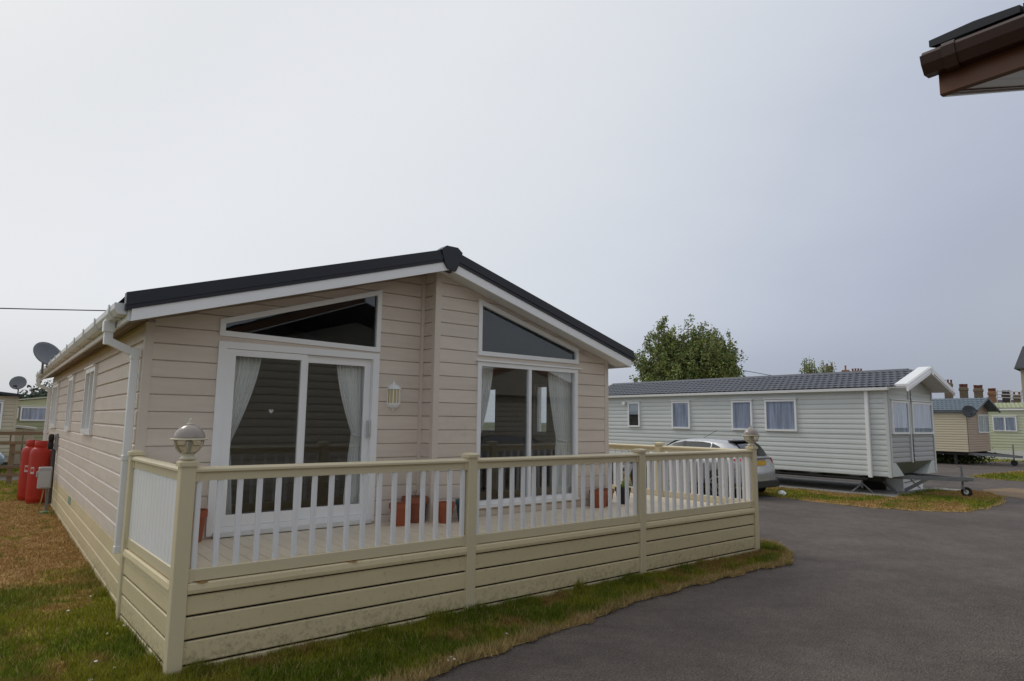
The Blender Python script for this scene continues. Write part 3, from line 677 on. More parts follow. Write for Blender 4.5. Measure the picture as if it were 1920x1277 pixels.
def lawn(name, poly, edge, cell, nbl, dryf, hgt=(.025, .065), wid=(.0035, .007), strawd=.17, label=None, near=None, zb=.008, tall=None):
    P_ = np.array(poly); x0, y0 = P_.min(0); x1, y1 = P_.max(0)
    nx, ny = int((x1-x0)/cell)+2, int((y1-y0)/cell)+2
    gx, gy = np.meshgrid(x0+np.arange(nx)*cell, y0+np.arange(ny)*cell, indexing='ij'); gx, gy = gx.ravel(), gy.ravel()
    jx = gx+(fbm(gx, gy, 3.3, 31)-.5)*.22; jy = gy+(fbm(gx, gy, 3.3, 41)-.5)*.22
    ins = inside(jx, jy, poly).reshape(nx, ny)
    keep = ins[:-1, :-1] & ins[1:, :-1] & ins[:-1, 1:] & ins[1:, 1:]
    idx = np.arange(nx*ny).reshape(nx, ny)
    f = np.stack([idx[:-1, :-1][keep], idx[1:, :-1][keep], idx[1:, 1:][keep], idx[:-1, 1:][keep]], 1)
    def colour(x, y):
        ed = edge_dist(x, y, edge); nn = sstep(.35, .65, fbm(x, y, 2.1, 5)); dr = dryf(x, y)
        st = sstep(strawd, strawd*.25, ed+(fbm(x, y, 5, 77)-.5)*strawd*1.2)
        return gcol(dr, st*.85, nn), dr, st
    c, dr, st = colour(gx, gy)
    z = zb+.02*fbm(gx, gy, 4, 3)+.01*RNG.random(len(gx)); z = np.where(edge_dist(gx, gy, edge) < cell*1.5, zb*.6, z)
    used = np.unique(f); mp_ = np.zeros(nx*ny, int); mp_[used] = np.arange(len(used))
    v = np.stack([gx, gy, z], 1)[used]; cc = c[used]*RNG.uniform(.75, 1.1, (len(used), 1))
    o = np_mesh(name, v, mp_[f], cc, M_TURF, 'structure')
    # blades
    if near is None: bx, by = RNG.uniform(x0, x1, nbl), RNG.uniform(y0, y1, nbl)
    else: bx, by = near(nbl)
    jx = bx+(fbm(bx, by, 3.3, 31)-.5)*.22; jy = by+(fbm(bx, by, 3.3, 41)-.5)*.22
    k = inside(jx, jy, poly); bx, by = bx[k], by[k]
    c, dr, st = colour(bx, by); n = len(bx)
    tuft = sstep(.45, .75, fbm(bx, by, 7, 55))
    h_ = RNG.uniform(*hgt, n)*(1-.45*dr)*(1+.7*tuft); w_ = RNG.uniform(*wid, n); a = RNG.uniform(0, 2*PI, n); ln_ = RNG.uniform(.1, 1.0, n)*h_; b_ = RNG.uniform(0, 2*PI, n)
    if tall: h_ = h_*(1+1.0*np.exp(-edge_dist(bx, by, tall)/.04)*sstep(.45, .75, fbm(bx, by, 5, 91)))
    zz = zb+.02*fbm(bx, by, 4, 3)
    A = np.stack([bx-np.cos(a)*w_, by-np.sin(a)*w_, zz], 1); Bq = np.stack([bx+np.cos(a)*w_, by+np.sin(a)*w_, zz], 1)
    T = np.stack([bx+np.cos(b_)*ln_, by+np.sin(b_)*ln_, zz+h_], 1)
    v = np.stack([A, Bq, T], 1).reshape(-1, 3); f = np.arange(n*3).reshape(-1, 3)
    sh = RNG.uniform(.65, 1.35, (n, 1)); cc = c*sh; pale = RNG.random(n) < .07; cc[pale] = STRAW*.9
    gr = np_mesh('grass', v, f, np.repeat(cc, 3, 0), M_BLADE, 'stuff')
    tag(gr, label, 'grass'); return o
VERGE = [(-14, -3.1), (-3, -3.05), (1.46, -2.863), (2.0, -2.756), (2.59, -2.708), (3.756, -2.538), (5.26, -2.377), (6.36, -2.373), (7.1, -2.42), (7.62, -2.36), (8.10, -2.0), (8.42, -1.6), (8.34, -1.42), (7.75, -1.36)]
lp = VERGE+[(7.7, 3.2), (0.2, 3.2), (.2, 15.9), (-14, 15.9)]
def dry_main(x, y):
    left = sstep(.6, -.1, x); n = fbm(x, y, 1.3, 11); n2 = fbm(x, y, 4.5, 12)
    d = left*sstep(.9, 2.6, y+(n-.5)*2.6)*sstep(11.4, 10.2, y)
    d = np.maximum(d*sstep(.22, .52, n2+.12), left*.85*sstep(.49, .62, n)*sstep(.4, .6, n2))
    d = np.maximum(d, (1-left)*.75*sstep(.52, .68, fbm(x, y, 2.6, 14)))
    return np.clip(d, 0, 1)
def near_main(n):       # denser towards the camera
    k = n//2; e_ = k//8; x = RNG.uniform(-2.6, 8.5, k); y = RNG.uniform(-3.1, -1.3, k); y[:e_] = RNG.uniform(-1.96, -1.82, e_)
    x2 = RNG.uniform(-3.4, .2, n-k); y2 = -3+19*RNG.random(n-k)**2
    return np.concatenate([x, x2]), np.concatenate([y, y2])
lawn('lawn', lp, VERGE+[(7.75, -1.36), (7.75, 3)], .07, 420000, dry_main, label='short patchy grass round the deck and beside the beige lodge', near=near_main, tall=[(-.07, 12), (-.07, -1.83), (7.7, -1.85), (7.7, -.1)])
G2 = [(14.7, 12), (14.65, 4), (14.625, 2.2), (14.553, 1.171), (14.40, -.156), (14.66, -1.17), (15.49, -2.117), (16.8, -2.15), (18.13, -2.02), (19.5, -1.75), (20.4, -1.35), (21.0, -.95), (21.35, -.45), (20.98, .26), (17.05, .06), (17.05, 12)]
def dry2(x, y): return np.clip(.8*sstep(.5, .66, fbm(x, y, .9, 21)+.16*sstep(1.2, .2, 16.9-x)*sstep(0, 1, y))+.8*sstep(.58, .7, fbm(x, y, 1.3, 23)+.22*sstep(.5, .1, abs(y+.3))), 0, 1)
lawn('lawn', G2, G2[:13], .12, 90000, dry2, (.03, .06), (.008, .013), .10, label='patchy grass plot beneath the grey static caravan')
BP = [(19.9, -2.0), (21.2, -2.3), (23.2, -1.7), (23.4, -.9), (22.0, -.55), (20.9, -.9)]
M_BARE = mat('bare_earth', (.22, .15, .085), .95, .25, 1.5, bump=.4)
B().add([(x, y, .006) for x, y in BP], [tuple(range(len(BP)))]).build('bare_earth', M_BARE, kind='structure')
G3 = [(27.0, 1.35), (29.4, 1.34), (33, .9), (40, -1.5), (40, -4), (33, -3), (26.6, -.55)]
lawn('lawn', G3, G3+[G3[0]], .25, 16000, lambda x, y: .5*sstep(.5, .65, fbm(x, y, .6, 25)), (.04, .07), (.02, .03), .15, label='small grass island between the far roads')
G4 = [(37.0, 5.32), (40.4, 4.3), (44, 2.6), (52, 0.5), (75, 2), (75, 22), (34, 22), (33, 8)]
lawn('lawn', G4, G4[:5], .5, 20000, lambda x, y: .5*sstep(.5, .65, fbm(x, y, .4, 26)), (.05, .09), (.03, .05), .3, label='far grass round the cream caravan')
G5 = [(-14, 18.9), (4, 18.9), (6, 21.6), (-14, 21.6)]
lawn('lawn', G5, G5[:2], .3, 14000, lambda x, y: .3*sstep(.5, .65, fbm(x, y, .5, 27)), (.04, .08), (.012, .02), .15, label='grass strip across the lane beyond the wooden fence')
M_CONC = mat('concrete', (.27, .255, .23), .85, .12, 2, bump=.2, bscale=80)
B().box(17.0, 20.85, .02, 12, -.02, .022).build('slab', M_CONC, kind='structure')
# daisies
M_DAISY = mat('daisy_white', (.8, .8, .78), .7); dz = B()
for (px, py) in [(170, 1118), (232, 1173), (242, 1172), (202, 1188), (215, 1252), (170, 1275), (1437, 1041), (1448, 1040), (1455, 1043), (949, 1188), (845, 1232), (852, 1236), (840, 1238), (128, 1145), (180, 1240)]:
    d = ray(px, py); p = CAM+d*((.05-CAM[2])/d[2]); r = .011+.004*random.random()
    dz.lathe([(.001, .004), (r*.5, .006), (r, 0), (r*.5, -.003), (.001, -.004)], p, 7)
tag(dz.build('daisy_flowers', M_DAISY, kind='stuff'), 'tiny white daisies scattered in the grass round the deck', 'flowers')
lit = B(); q = atX(1463, 917, 14.75); 
lit.lathe([(.01, 0), (.09, .01), (.11, .06), (.08, .11), (.03, .13), (.001, .128)], (0, 0, 0), 9)
lo_ = lit.build('crumpled_bag', M_WHITE); lo_.location = (14.95, 1.85, .02)
for vv in lo_.data.vertices: vv.co += Vector((random.uniform(-.018, .018), random.uniform(-.018, .018), random.uniform(-.01, .012)))
tag(lo_, 'crumpled white bag lying on the grass behind the silver car', 'litter')

# ------------------------------------------------------------------ gas cylinders, meter box, regulator
M_RED = mat('red_paint', (.46, .030, .015), .42, .08, 5, spec=.4, dirt=(.20, .05, .03), dirt_amt=.4, dirt_scale=7)
M_LBL = mat('label_white', (.62, .55, .52), .6)
M_LBLR = mat('label_red', (.55, .05, .03), .5)
def cylinder(x, y, label, rz):
    t = thing('gas_cylinder', label, 'gas cylinder', (x, y, .03), rz, 'red gas cylinders beside the lodge')
    B().lathe([(.165, 0), (.17, .01), (.17, .05), (.182, .06), (.186, .10), (.186, 1.0), (.18, 1.05), (.16, 1.10), (.12, 1.135), (.06, 1.15), (.001, 1.152)], n=32).build('body', M_RED, t, smooth=True)
    c = B(); c.lathe([(.112, 1.125), (.118, 1.13), (.115, 1.27), (.108, 1.275), (.106, 1.265), (.108, 1.13)], n=26, a0=-.3+PI*.6, a1=-.3+PI*.6+PI*1.55)
    c.build('collar', M_RED, t, smooth=True)
    B().lathe([(.018, 1.15), (.018, 1.2), (.03, 1.2), (.03, 1.24), (.012, 1.245), (.012, 1.27), (.001, 1.27)], n=12).build('valve', mat('brass', (.4, .28, .1), .35, metallic=.8), t)
    def patch(a0, a1, z0, z1, r, m_, nm):
        b = B(); n = 8; vs = []
        for k in range(n+1):
            a = a0+(a1-a0)*k/n
            for z in (z0, z1): vs.append((r*math.cos(a), r*math.sin(a), z))
        b.add(vs, [(2*k, 2*k+2, 2*k+3, 2*k+1) for k in range(n)]).build(nm, m_, t)
    A = -PI/2
    patch(A-.80, A-.40, .60, .74, .1872, M_LBL, 'label'); patch(A-.76, A-.44, .64, .71, .1884, M_LBLR, 'label_print')
    for k in range(3): patch(A+.15, A+.15+.36, .56+k*.045, .578+k*.045, .1872, M_LBLR if k == 9 else M_LBL, 'label_line')
    st = B()
    for k in range(5):
        a = 2*PI*k/5; st.add([(.1874*math.cos(A+.33+.03*math.cos(a+e)*f_), .1874*math.sin(A+.33+.03*math.cos(a+e)*f_), .76+.005+.04*math.sin(a+e)*f_) for e, f_ in ((-.5, .4), (0, 1.), (.5, .4))], [(0, 1, 2)])
    st.build('emblem', M_LBL, t)
    return t
cylinder(-.22, 9.95, 'red gas cylinder nearest the lodge, behind the grey meter box', -.1)
cylinder(-.34, 10.6, 'red gas cylinder standing behind and left of the other', .2)
M_METER = mat('meter_grey', (.42, .43, .43), .5, .04)
mb = thing('meter_box', 'grey electric meter box on a slim post before the red cylinders', 'meter box', (-.14, 8.35, 0))
B().tube([(.02, .05, -.05), (-.03, .06, .80)], .024).build('post', mat('galv_post', (.22, .22, .22), .5, metallic=.3), mb)
B().cbox(-.17, .04, -.12, .02, .46, .86, .012).build('box', M_METER, mb)
B().cbox(-.155, .02, -.13, -.1205, .48, .80, .004).build('cover', mat('meter_cover', (.48, .49, .49), .4), mb)
B().cbox(-.20, -.17, -.08, -.02, .68, .78, .006).build('socket', M_METER, mb)
B().tube([(-.06, -.03, .46), (-.08, -.02, .25), (-.12, .02, .02)], .012).build('cable', mat('yellow_cable', (.35, .25, .08), .6), mb)
gb = B().cbox(-.08, .06, -.09, .05, 0, .03, .008).build('drain_cover', mat('green_plastic', (.06, .25, .17), .5)); gb.location = (-.155, 8.15, .02)
tag(gb, 'small green plastic drain cover on the dry grass beneath the meter box', 'drain cover')
B().prism(rect(5.4, 5.75, .44, .56), PL, .0, .02).build('vent_patch', mat('green_vent', (.20, .34, .24), .6), lodge)
rg = thing('gas_regulator', 'dark gas regulator with hose on the lodge side wall above the cylinders', 'regulator', (-.02, 8.81, 1.32))
B().cbox(-.05, 0, -.12, .12, -.16, .16, .006).build('plate', mat('zinc', (.3, .3, .3), .45, metallic=.6), rg)
for z in (-.07, .07): B().lathe([(.01, -.05), (.075, -.04), (.085, 0), (.075, .04), (.01, .05)], (-.11, 0, z), 16, axis='x').build('regulator_body', M_BLACK, rg, smooth=True)
B().tube([(-.08, 0, -.1), (-.07, .02, -.5), (-.1, .3, -.75), (-.08, .7, -.9)], .016).build('hose', mat('hose', (.06, .04, .03), .6), rg)
B().tube([(-.05, -.05, -.14), (-.04, -.05, -1.2)], .03).build('pipe', mat('dark_pipe', (.06, .055, .05), .6), rg)

# ------------------------------------------------------------------ wooden fence (left)
M_WOOD = mat('weathered_wood', (.24, .16, .095), .8, .2, 3, (1, 1, 12), .3, 12, (3, 3, 40), objvar=.08)
fe = thing('post_and_rail_fence', 'weathered wooden post and rail fence left of the gas cylinders', 'fence', (0, 15.1, 0))
for x in (-6.2, -4.3, -2.45, -.58, 1.3):
    B().cbox(x-.06, x+.06, -.06, .06, -.1, 1.14 if x > -1 else 1.2, .008).build('post', M_WOOD, fe)
B().box(-.66, -.62, -.02, .02, 1.12, 1.37).build('post', M_WOOD, fe)
for z0, z1, x0, x1, y in ((1.30, 1.40, -6.2, .25, -.04), (1.055, 1.14, -6.2, .9, -.10), (.80, .88, -.58, 1.3, -.09), (.42, .50, -6.2, 1.3, -.09), (.21, .29, -6.2, 1.3, -.09)):
    B().cbox(x0, x1, y, y+.035, z0, z1, .004).build('rail', M_WOOD, fe)

# ------------------------------------------------------------------ cars
def car(name, label, loc, rz, paint, L_=3.95, W_=1.72, H_=1.46, group=None, plate=True):
    t = thing(name, label, 'car', loc, rz, group); kx, kw, kh = L_/3.95, W_/1.72, H_/1.46
    # x along the car from rear, then z bottom, z belt, half width, z roof, half roof width
    ST = [(0, .40, .60, .60, .62, .48), (.03, .34, .72, .76, .80, .55), (.09, .30, .92, .81, 1.0, .56), (.2, .27, .95, .835, 1.16, .56), (.34, .26, .95, .848, 1.32, .555), (.52, .25, .945, .855, 1.405, .56), (.9, .24, .93, .86, 1.445, .57), (1.4, .24, .91, .86, 1.46, .575), (1.9, .24, .90, .86, 1.445, .575), (2.25, .24, .895, .86, 1.38, .57), (2.6, .24, .89, .855, 1.20, .58), (2.95, .24, .885, .85, .99, .62), (3.3, .24, .86, .83, .93, .60), (3.6, .25, .80, .79, .85, .55), (3.8, .27, .70, .70, .75, .48), (3.92, .32, .55, .55, .62, .40), (3.95, .38, .50, .45, .55, .35)]
    def sec(s):
        x, zb, ze, w, zr, wr = s; ze = min(ze, zr-.02)
        pts = [(0, zb), (w*.75, zb), (w*.95, zb+.05), (w*.985, zb+.2), (w, (zb+ze)/2+.05), (w*.99, ze-.05), (w*.965, ze)]
        pts += [(w*.965+(wr*1.03-w*.965)*f_, ze+(zr-.055-ze)*f_) if zr-ze > .1 else (w*.965+(wr*1.03-w*.965)*f_, ze+(zr-ze)*f_*.7) for f_ in (.33, .66, 1)]
        pts += [(wr*.86, zr-.02), (wr*.5, zr-.002), (0, zr)]
        return [(x*kx, y*kw, z*kh) for y, z in pts]
    def ringp(s):
        h_ = sec(s); return [(x, -y, z) for x, y, z in h_]+[(x, y, z) for x, y, z in h_[::-1][1:-1]]
    body = B().loft([ringp(s) for s in ST], caps=True).build('body', paint, t, smooth=True)
    sub = body.modifiers.new('subsurf', 'SUBSURF'); sub.levels = sub.render_levels = 1
    MG = mat('car_glass', (.012, .016, .017), .06, .0, spec=.9, coat=.6); MBK = mat('car_black', (.018, .018, .019), .5)
    def lerp(x):
        for a, b in zip(ST[:-1], ST[1:]):
            if a[0] <= x <= b[0]: f_ = (x-a[0])/(b[0]-a[0]); return tuple(p+(q-p)*f_ for p, q in zip(a, b))
    def side(x, f_, off):
        x_, zb, ze, w, zr, wr = lerp(x); ya, za, yb, zb_ = w*.965, ze, wr*1.03, zr-.055
        return (x*kx, (ya+(yb-ya)*f_+off)*kw, (za+(zb_-za)*f_)*kh)
    def sidewin(pts_low, name, m_, off=.012):
        for sg in (1, -1):
            vs = []; fs = []
            for x, f0, f1 in pts_low:
                for f_ in (f0, (f0+f1)/2, f1): p = side(x, f_, off); vs.append((p[0], sg*p[1], p[2]))
            n = len(pts_low)
            for i in range(n-1):
                for j in range(2): a = i*3+j; fs.append((a, a+1, a+4, a+3))
            B().add(vs, fs).build(name, m_, t, smooth=True)
    sidewin([(.62, .35, .42), (.75, .12, .72), (.98, .08, .88)], 'quarter_window', MG)
    sidewin([(1.03, .06, .88), (1.3, .05, .93), (1.62, .05, .94), (1.78, .05, .94)], 'rear_side_window', MG)
    sidewin([(1.88, .05, .94), (2.2, .05, .93), (2.5, .05, .9), (2.7, .06, .72), (2.85, .07, .3)], 'front_side_window', MG)
    sidewin([(1.78, .03, .95), (1.88, .03, .95)], 'door_pillar', MBK)
    def cross(x, v, off=.012):      # on the upper skin, v from -1 to 1 across
        x_, zb, ze, w, zr, wr = lerp(x); y = v*wr*.9; return (x*kx, y*kw, (zr-.02*abs(v)+off)*kh)
    def top(x0, x1, vw, name, m_, off=(0, .012), n=6):
        vs = []; fs = []
        for i in range(n+1):
            x = x0+(x1-x0)*i/n
            for j in range(7): p = cross(x, -vw+2*vw*j/6); vs.append((p[0]+off[0], p[1], p[2]+off[1]))
        for i in range(n):
            for j in range(6): a = i*7+j; fs.append((a, a+1, a+8, a+7))
        B().add(vs, fs).build(name, m_, t, smooth=True)
    top(.115, .42, .98, 'rear_window', MG, (-.012, .006)); top(2.27, 2.92, .95, 'windscreen', MG, (.01, .008))
    B().cbox(.36*kx, .60*kx, -.53*kw, .53*kw, 1.385*kh, 1.42*kh, .012).build('spoiler', MBK if True else paint, t)
    B().tube([(1.7*kx, 0, 1.44*kh), (1.25*kx, 0, 1.66*kh)], .006, 6).build('aerial', MBK, t)
    ML = mat('tail_light', (.50, .012, .012), .15, spec=.7)
    for sg in (1, -1):
        B().loft([[(.12, sg*.80*kw, .82), (.08, sg*.66*kw, .83), (.12, sg*.66*kw, .98), (.30, sg*.835*kw, .97)], [(.10, sg*.82*kw, .82), (.05, sg*.66*kw, .83), (.085, sg*.66*kw, .98), (.28, sg*.852*kw, .97)]], caps=True).build('tail_light', ML, t)
        B().loft([[(3.84, sg*.45*kw, .62), (3.65, sg*.80*kw, .66), (3.55, sg*.80*kw, .80), (3.72, sg*.48*kw, .78)], [(3.87, sg*.45*kw, .62), (3.68, sg*.83*kw, .66), (3.56, sg*.83*kw, .80), (3.75, sg*.48*kw, .78)]], caps=True).build('headlight', M_WHITE, t)
        B().cbox(2.62*kx, 2.8*kx, min(sg*.86, sg*1.02)*kw, max(sg*.86, sg*1.02)*kw, .90*kh, 1.03*kh, .03).build('door_mirror', paint, t)
        for x in (1.82, 2.72, .98): B().box(x*kx-.004, x*kx+.004, min(sg*.855, sg*.866)*kw, max(sg*.855, sg*.866)*kw, .36*kh, .86*kh).build('door_gap', MBK, t)
        for x in (1.1, 2.0): B().cbox(x*kx, (x+.17)*kx, min(sg*.86, sg*.885)*kw, max(sg*.86, sg*.885)*kw, .80*kh, .825*kh, .005).build('door_handle', paint, t)
        B().box(.95*kx, 3.0*kx, min(sg*.80, sg*.868)*kw, max(sg*.80, sg*.868)*kw, .24*kh, .31*kh).build('sill', MBK, t)
    B().loft([[(-.03, -.62*kw, .33), (.02, -.80*kw, .33), (.02, -.81*kw, .56), (-.04, -.62*kw, .56)], [(-.05, -.3*kw, .32), (-.05, -.3*kw, .33), (-.06, -.3*kw, .56), (-.06, -.3*kw, .57)], [(-.05, .3*kw, .32), (-.05, .3*kw, .33), (-.06, .3*kw, .56), (-.06, .3*kw, .57)], [(-.03, .62*kw, .33), (.02, .80*kw, .33), (.02, .81*kw, .56), (-.04, .62*kw, .56)]], caps=True).build('bumper', paint, t, smooth=False)
    B().cbox(-.07, .1, -.76*kw, .76*kw, .24, .42, .02).build('bumper_insert', MBK, t)
    if plate:
        B().cbox(-.0, .02, -.26, .26, .80*kh, .915*kh, .003).build('number_plate', mat('plate_yellow', (.70, .40, .015), .4), t)
        B().cbox(-.005, .03, -.45*kw, .45*kw, .95*kh, .985*kh, .006).build('boot_trim', mat('boot_trim', (.12, .09, .10), .3), t)
    MT = mat('tyre', (.02, .02, .02), .8); MR = mat('alloy', (.45, .46, .47), .3, metallic=.7)
    for x in (.72, 3.2):
        for sg in (1, -1):
            y0 = sg*(.865*kw-.19)
            B().lathe([(.38, 0), (.38, .012*sg)], (x*kx, sg*.848*kw, .31), 28, axis='y').build('wheel_arch', MBK, t)
            w_ = B().lathe([(.2, 0), (.285, 0), (.305, .025*sg), (.305, .165*sg), (.285, .19*sg), (.2, .19*sg)], (x*kx, y0+.022*sg, .305), 28, axis='y').build('wheel', MT, t, smooth=False)
            r_ = B().lathe([(.205, .12*sg), (.212, .19*sg), (.195, .195*sg), (.19, .13*sg)], (x*kx, y0+.022*sg, .305), 24, axis='y')
            for k in range(5):
                a = 2*PI*k/5+.3; yy = y0+.022*sg+.175*sg; cx_, cz_ = x*kx, .305
                r_.beam((cx_+.03*math.cos(a), yy, cz_+.03*math.sin(a)), (cx_+.2*math.cos(a), yy, cz_+.2*math.sin(a)), .03, .05, (0, 1, 0))
            r_.lathe([(.045, .15*sg), (.045, .188*sg), (.01, .192*sg)], (x*kx, y0+.022*sg, .305), 12, axis='y')
            r_.build('rim', MR, w_)
    return t
M_SILVER = mat('silver_paint', (.50, .51, .53), .28, .01, metallic=.55, coat=.6)
M_DARKB = mat('dark_blue_paint', (.012, .015, .03), .2, .01, coat=.8)
M_PALEB = mat('pale_blue_paint', (.33, .44, .50), .3, .01, coat=.6)
car('silver_car', 'silver hatchback parked behind the right deck railing with yellow plate', (14.28, 2.02, 0), PI/2, M_SILVER, group=None)
car('dark_car', 'dark blue car with yellow plate glimpsed between balusters past the lodge corner', (10.75, 4.3, 0), PI/2, M_DARKB, 4.1, 1.75, 1.27)
car('pale_blue_car', 'pale blue car parked beyond the wooden fence at the left edge', (-4.75, 19.2, 0), 0, M_PALEB, 4.1, 1.72, 1.42)
car('dark_car', 'dark car seen only as a reflection in the tall window', (8.9, -8.6, 0), 0, M_DARKB, 4.3, 1.78, 1.45)

# ------------------------------------------------------------------ static caravans
M_GREYS = mat('grey_siding', (.60, .63, .61), .45, .04, 1, dirt=(.38, .40, .36), dirt_amt=.35, dirt_scale=1.8)
M_GREYD = mat('grey_siding_panel', (.40, .40, .40), .5, .03, 1)
M_TILE = mat('slate_tile_sheet', (.105, .11, .13), .6, .16, 5)
M_TILEB = mat('blue_tile_sheet', (.12, .155, .185), .6, .16, 5)
M_TILEG = mat('green_tile_sheet', (.42, .45, .27), .6, .12, 3)
M_CREAMS = mat('cream_siding', (.56, .49, .35), .5, .03, 1)
M_TANS = mat('tan_siding', (.44, .33, .25), .5, .03, 1)
M_GREENS = mat('pale_green_siding', (.55, .57, .41), .5, .03, 1)
M_OLIVE = mat('olive_panel', (.38, .39, .23), .55, .04, 1)
M_NET = mat('net_curtain', (.80, .80, .90), .9, .5, 9, (1.2, 1.5, .08))  # strong upright stripes in the colour stand in for shading between folds
M_CHAS = mat('chassis_black', (.025, .024, .022), .7)
M_GALV = mat('galvanised', (.23, .235, .235), .5, .12, 8, metallic=.25)
M_WGLASS = glass('caravan_glass', (.80, .83, .86), 1.1)
M_TYRE = mat('tyre', (.02, .02, .02), .8)
def lap(P, poly_bounds, u0, u1, z0, z1, pitch, m_, name, parent, depth=.018):
    """corrugated lap siding as one folded sheet"""
    b = B(); zz = z0; vs = []; fs = []
    while zz < z1-.002:
        zt = min(zz+pitch, z1)
        for a_, z_, w_ in ((0, zz, .004), (.12, zz+pitch*.12, depth), (.55, zz+pitch*.55, depth*.85), (.85, zz+pitch*.85, depth*.3), (1, zt, .004)):
            z_ = min(z_, zt); vs += [P(u0, z_, w_), P(u1, z_, w_)]
        zz += pitch
    n = len(vs)//2
    fs = [(2*i, 2*i+1, 2*i+3, 2*i+2) for i in range(n-1)]
    return b.add(vs, fs).build(name, m_, parent)
def cwindow(P, u0, u1, z0, z1, parent, curtain='net', mull=None, frame=.055, fm=None):
    f = B().ring(rect(u0, u1, z0, z1), rect(u0+frame, u1-frame, z0+frame, z1-frame), P, .004, .068).build('window', fm or M_WHITE, parent)
    if mull: B().prism(rect(mull-.03, mull+.03, z0+frame, z1-frame), P, .01, .062).build('mullion', fm or M_WHITE, f)
    B().prism(rect(u0+frame, u1-frame, z0+frame, z1-frame), P, .044, .048).build('pane', M_WGLASS, f)
    B().prism(rect(u0-.03, u1+.03, z1+.02, z1+.045), P, .0, .08).build('drip_strip', fm or M_WHITE, f)
    if curtain:
        nu = 46; vs = []; fs = []
        zlo = z0+frame*.6; zhi = z1-frame*.6
        if curtain == 'blind': zlo = (z0+z1)/2
        for i in range(nu+1):
            u = u0+frame*.6+(u1-u0-frame*1.2)*i/nu; w = .027+.006*math.sin(i*1.35+math.sin(i*.7))
            vs += [P(u, zlo, w), P(u, zhi, w)]
        B().add(vs, [(2*i, 2*i+2, 2*i+3, 2*i+1) for i in range(nu)]).build('curtain', M_NET if curtain == 'net' else M_CURT, f, smooth=True)
        if curtain == 'blind': B().prism(rect(u0+frame, u1-frame, z0+frame, zlo), P, .021, .023).build('dark_room', M_BLACK, f)
    return f
def tileroof(P3, n_u, n_v, m_, name, parent, lift=.022):
    """pressed tile sheet: P3(u, v, h) with u along the eave and v up the slope, both 0..1"""
    vs = []; fs = []; du = 4
    cols = n_u*du+1
    for r in range(n_v):
        for e in (0, 1):
            v = (r+e)/n_v
            for c in range(cols):
                ph = (c/du+.5*(r % 2)) % 1
                hgt = lift*(1-e)+.012*math.sin(PI*ph)-(.010 if ph < .1 else 0)
                vs.append(P3(c/(cols-1), v-(.02/n_v if not e else 0), hgt))
    for r in range(2*n_v-1):
        for c in range(cols-1):
            a = r*cols+c; fs.append((a, a+1, a+cols+1, a+cols))
    return B().add(vs, fs).build(name, m_, parent)

gc = thing('static_caravan', 'long pale grey static caravan with slate tiled roof and white gable trim', 'static caravan', (17.5, 0, 0), 0, 'static caravans on the park')
GW, GY0, GY1, GZ0, GZE, GRX, GRZ = 3.2, .2, 11.3, .50, 2.86, 1.6, 3.42
PS = lambda u, z, w: (-w, u, z); PFR = lambda u, z, w: (u, GY0-w, z)
gsh = B().box(.02, GW-.02, GY0+.38, GY1, GZ0, GZE-.02).box(.02, GW-.02, GY0+.03, GY0+.38, .87, GZE-.02).prism([(.02, GZE-.02), (GW-.02, GZE-.02), (GRX, GRZ-.05)], lambda u, z, w: (u, w, z), GY0+.03, GY1).build('body', M_GREYS, gc)
lap(PS, None, GY0, GY1, GZ0, GZE-.06, .1378, M_GREYS, 'side_siding', gc)
for (a, b, z0, z1, c) in ((8.62, 9.18, 1.69, 2.60, 'blind'), (6.43, 7.18, 1.66, 2.59, 'net'), (4.11, 4.83, 1.65, 2.58, 'net'), (2.68, 3.68, 1.645, 2.585, 'net')): cwindow(PS, a, b, z0, z1, gc, c)
B().cbox(-.13, -.01, 9.28, 9.40, 2.50, 2.62, .01).build('boiler_flue', M_WHITE, gc)
B().box(-.012, .0, GY0, GY1, 1.575, 1.59).build('belt_strip', mat('grey_strip', (.42, .44, .43), .5), gc)
B().cbox(-.10, -.012, .64, .735, .46, GZE, .01).build('downpipe', M_WHITE, gc)
B().cbox(-.022, .02, GY0-.022, GY0+.06, GZ0-.02, GZE-.02, .004).build('corner_trim', M_GREYS, gc)
B().cbox(GW-.02, GW+.022, GY0-.022, GY0+.06, GZ0-.02, GZE-.02, .004).build('corner_trim', M_GREYS, gc)
gp = [(-.20, GZE-.075), (-.13, GZE-.085), (-.10, GZE-.07), (-.10, GZE), (-.21, GZE)]
B().prism(gp, lambda u, z, w: (u, w, z), GY0-.1, GY1+.1).build('gutter', M_WHITE, gc)
B().prism([(-.10, GZE-.06), (.0, GZE-.06), (.0, GZE+.01), (-.1, GZE)], lambda u, z, w: (u, w, z), GY0-.1, GY1+.1).build('fascia', M_WHITE, gc)
rs = (GRZ-GZE)/(GRX+.14)
tileroof(lambda u, v, h: (-.14+(GRX+.14)*v, -.10+(GY1+.2)*u, GZE+.01+(GRZ-GZE)*v+h), 62, 7, M_TILE, 'roof', gc)
B().add([(GRX, GY0, GRZ+.01), (GRX, GY1+.1, GRZ+.01), (GW+.14, GY1+.1, GZE), (GW+.14, GY0, GZE)], [(0, 1, 2, 3)]).build('roof', M_TILE, gc)
B().prism([(GRX-.13, GRZ-.02), (GRX+.13, GRZ-.02), (GRX+.04, GRZ+.045), (GRX-.04, GRZ+.045)], lambda u, z, w: (u, w, z), GY0, GY1+.1).build('ridge_cap', M_TILE, gc)
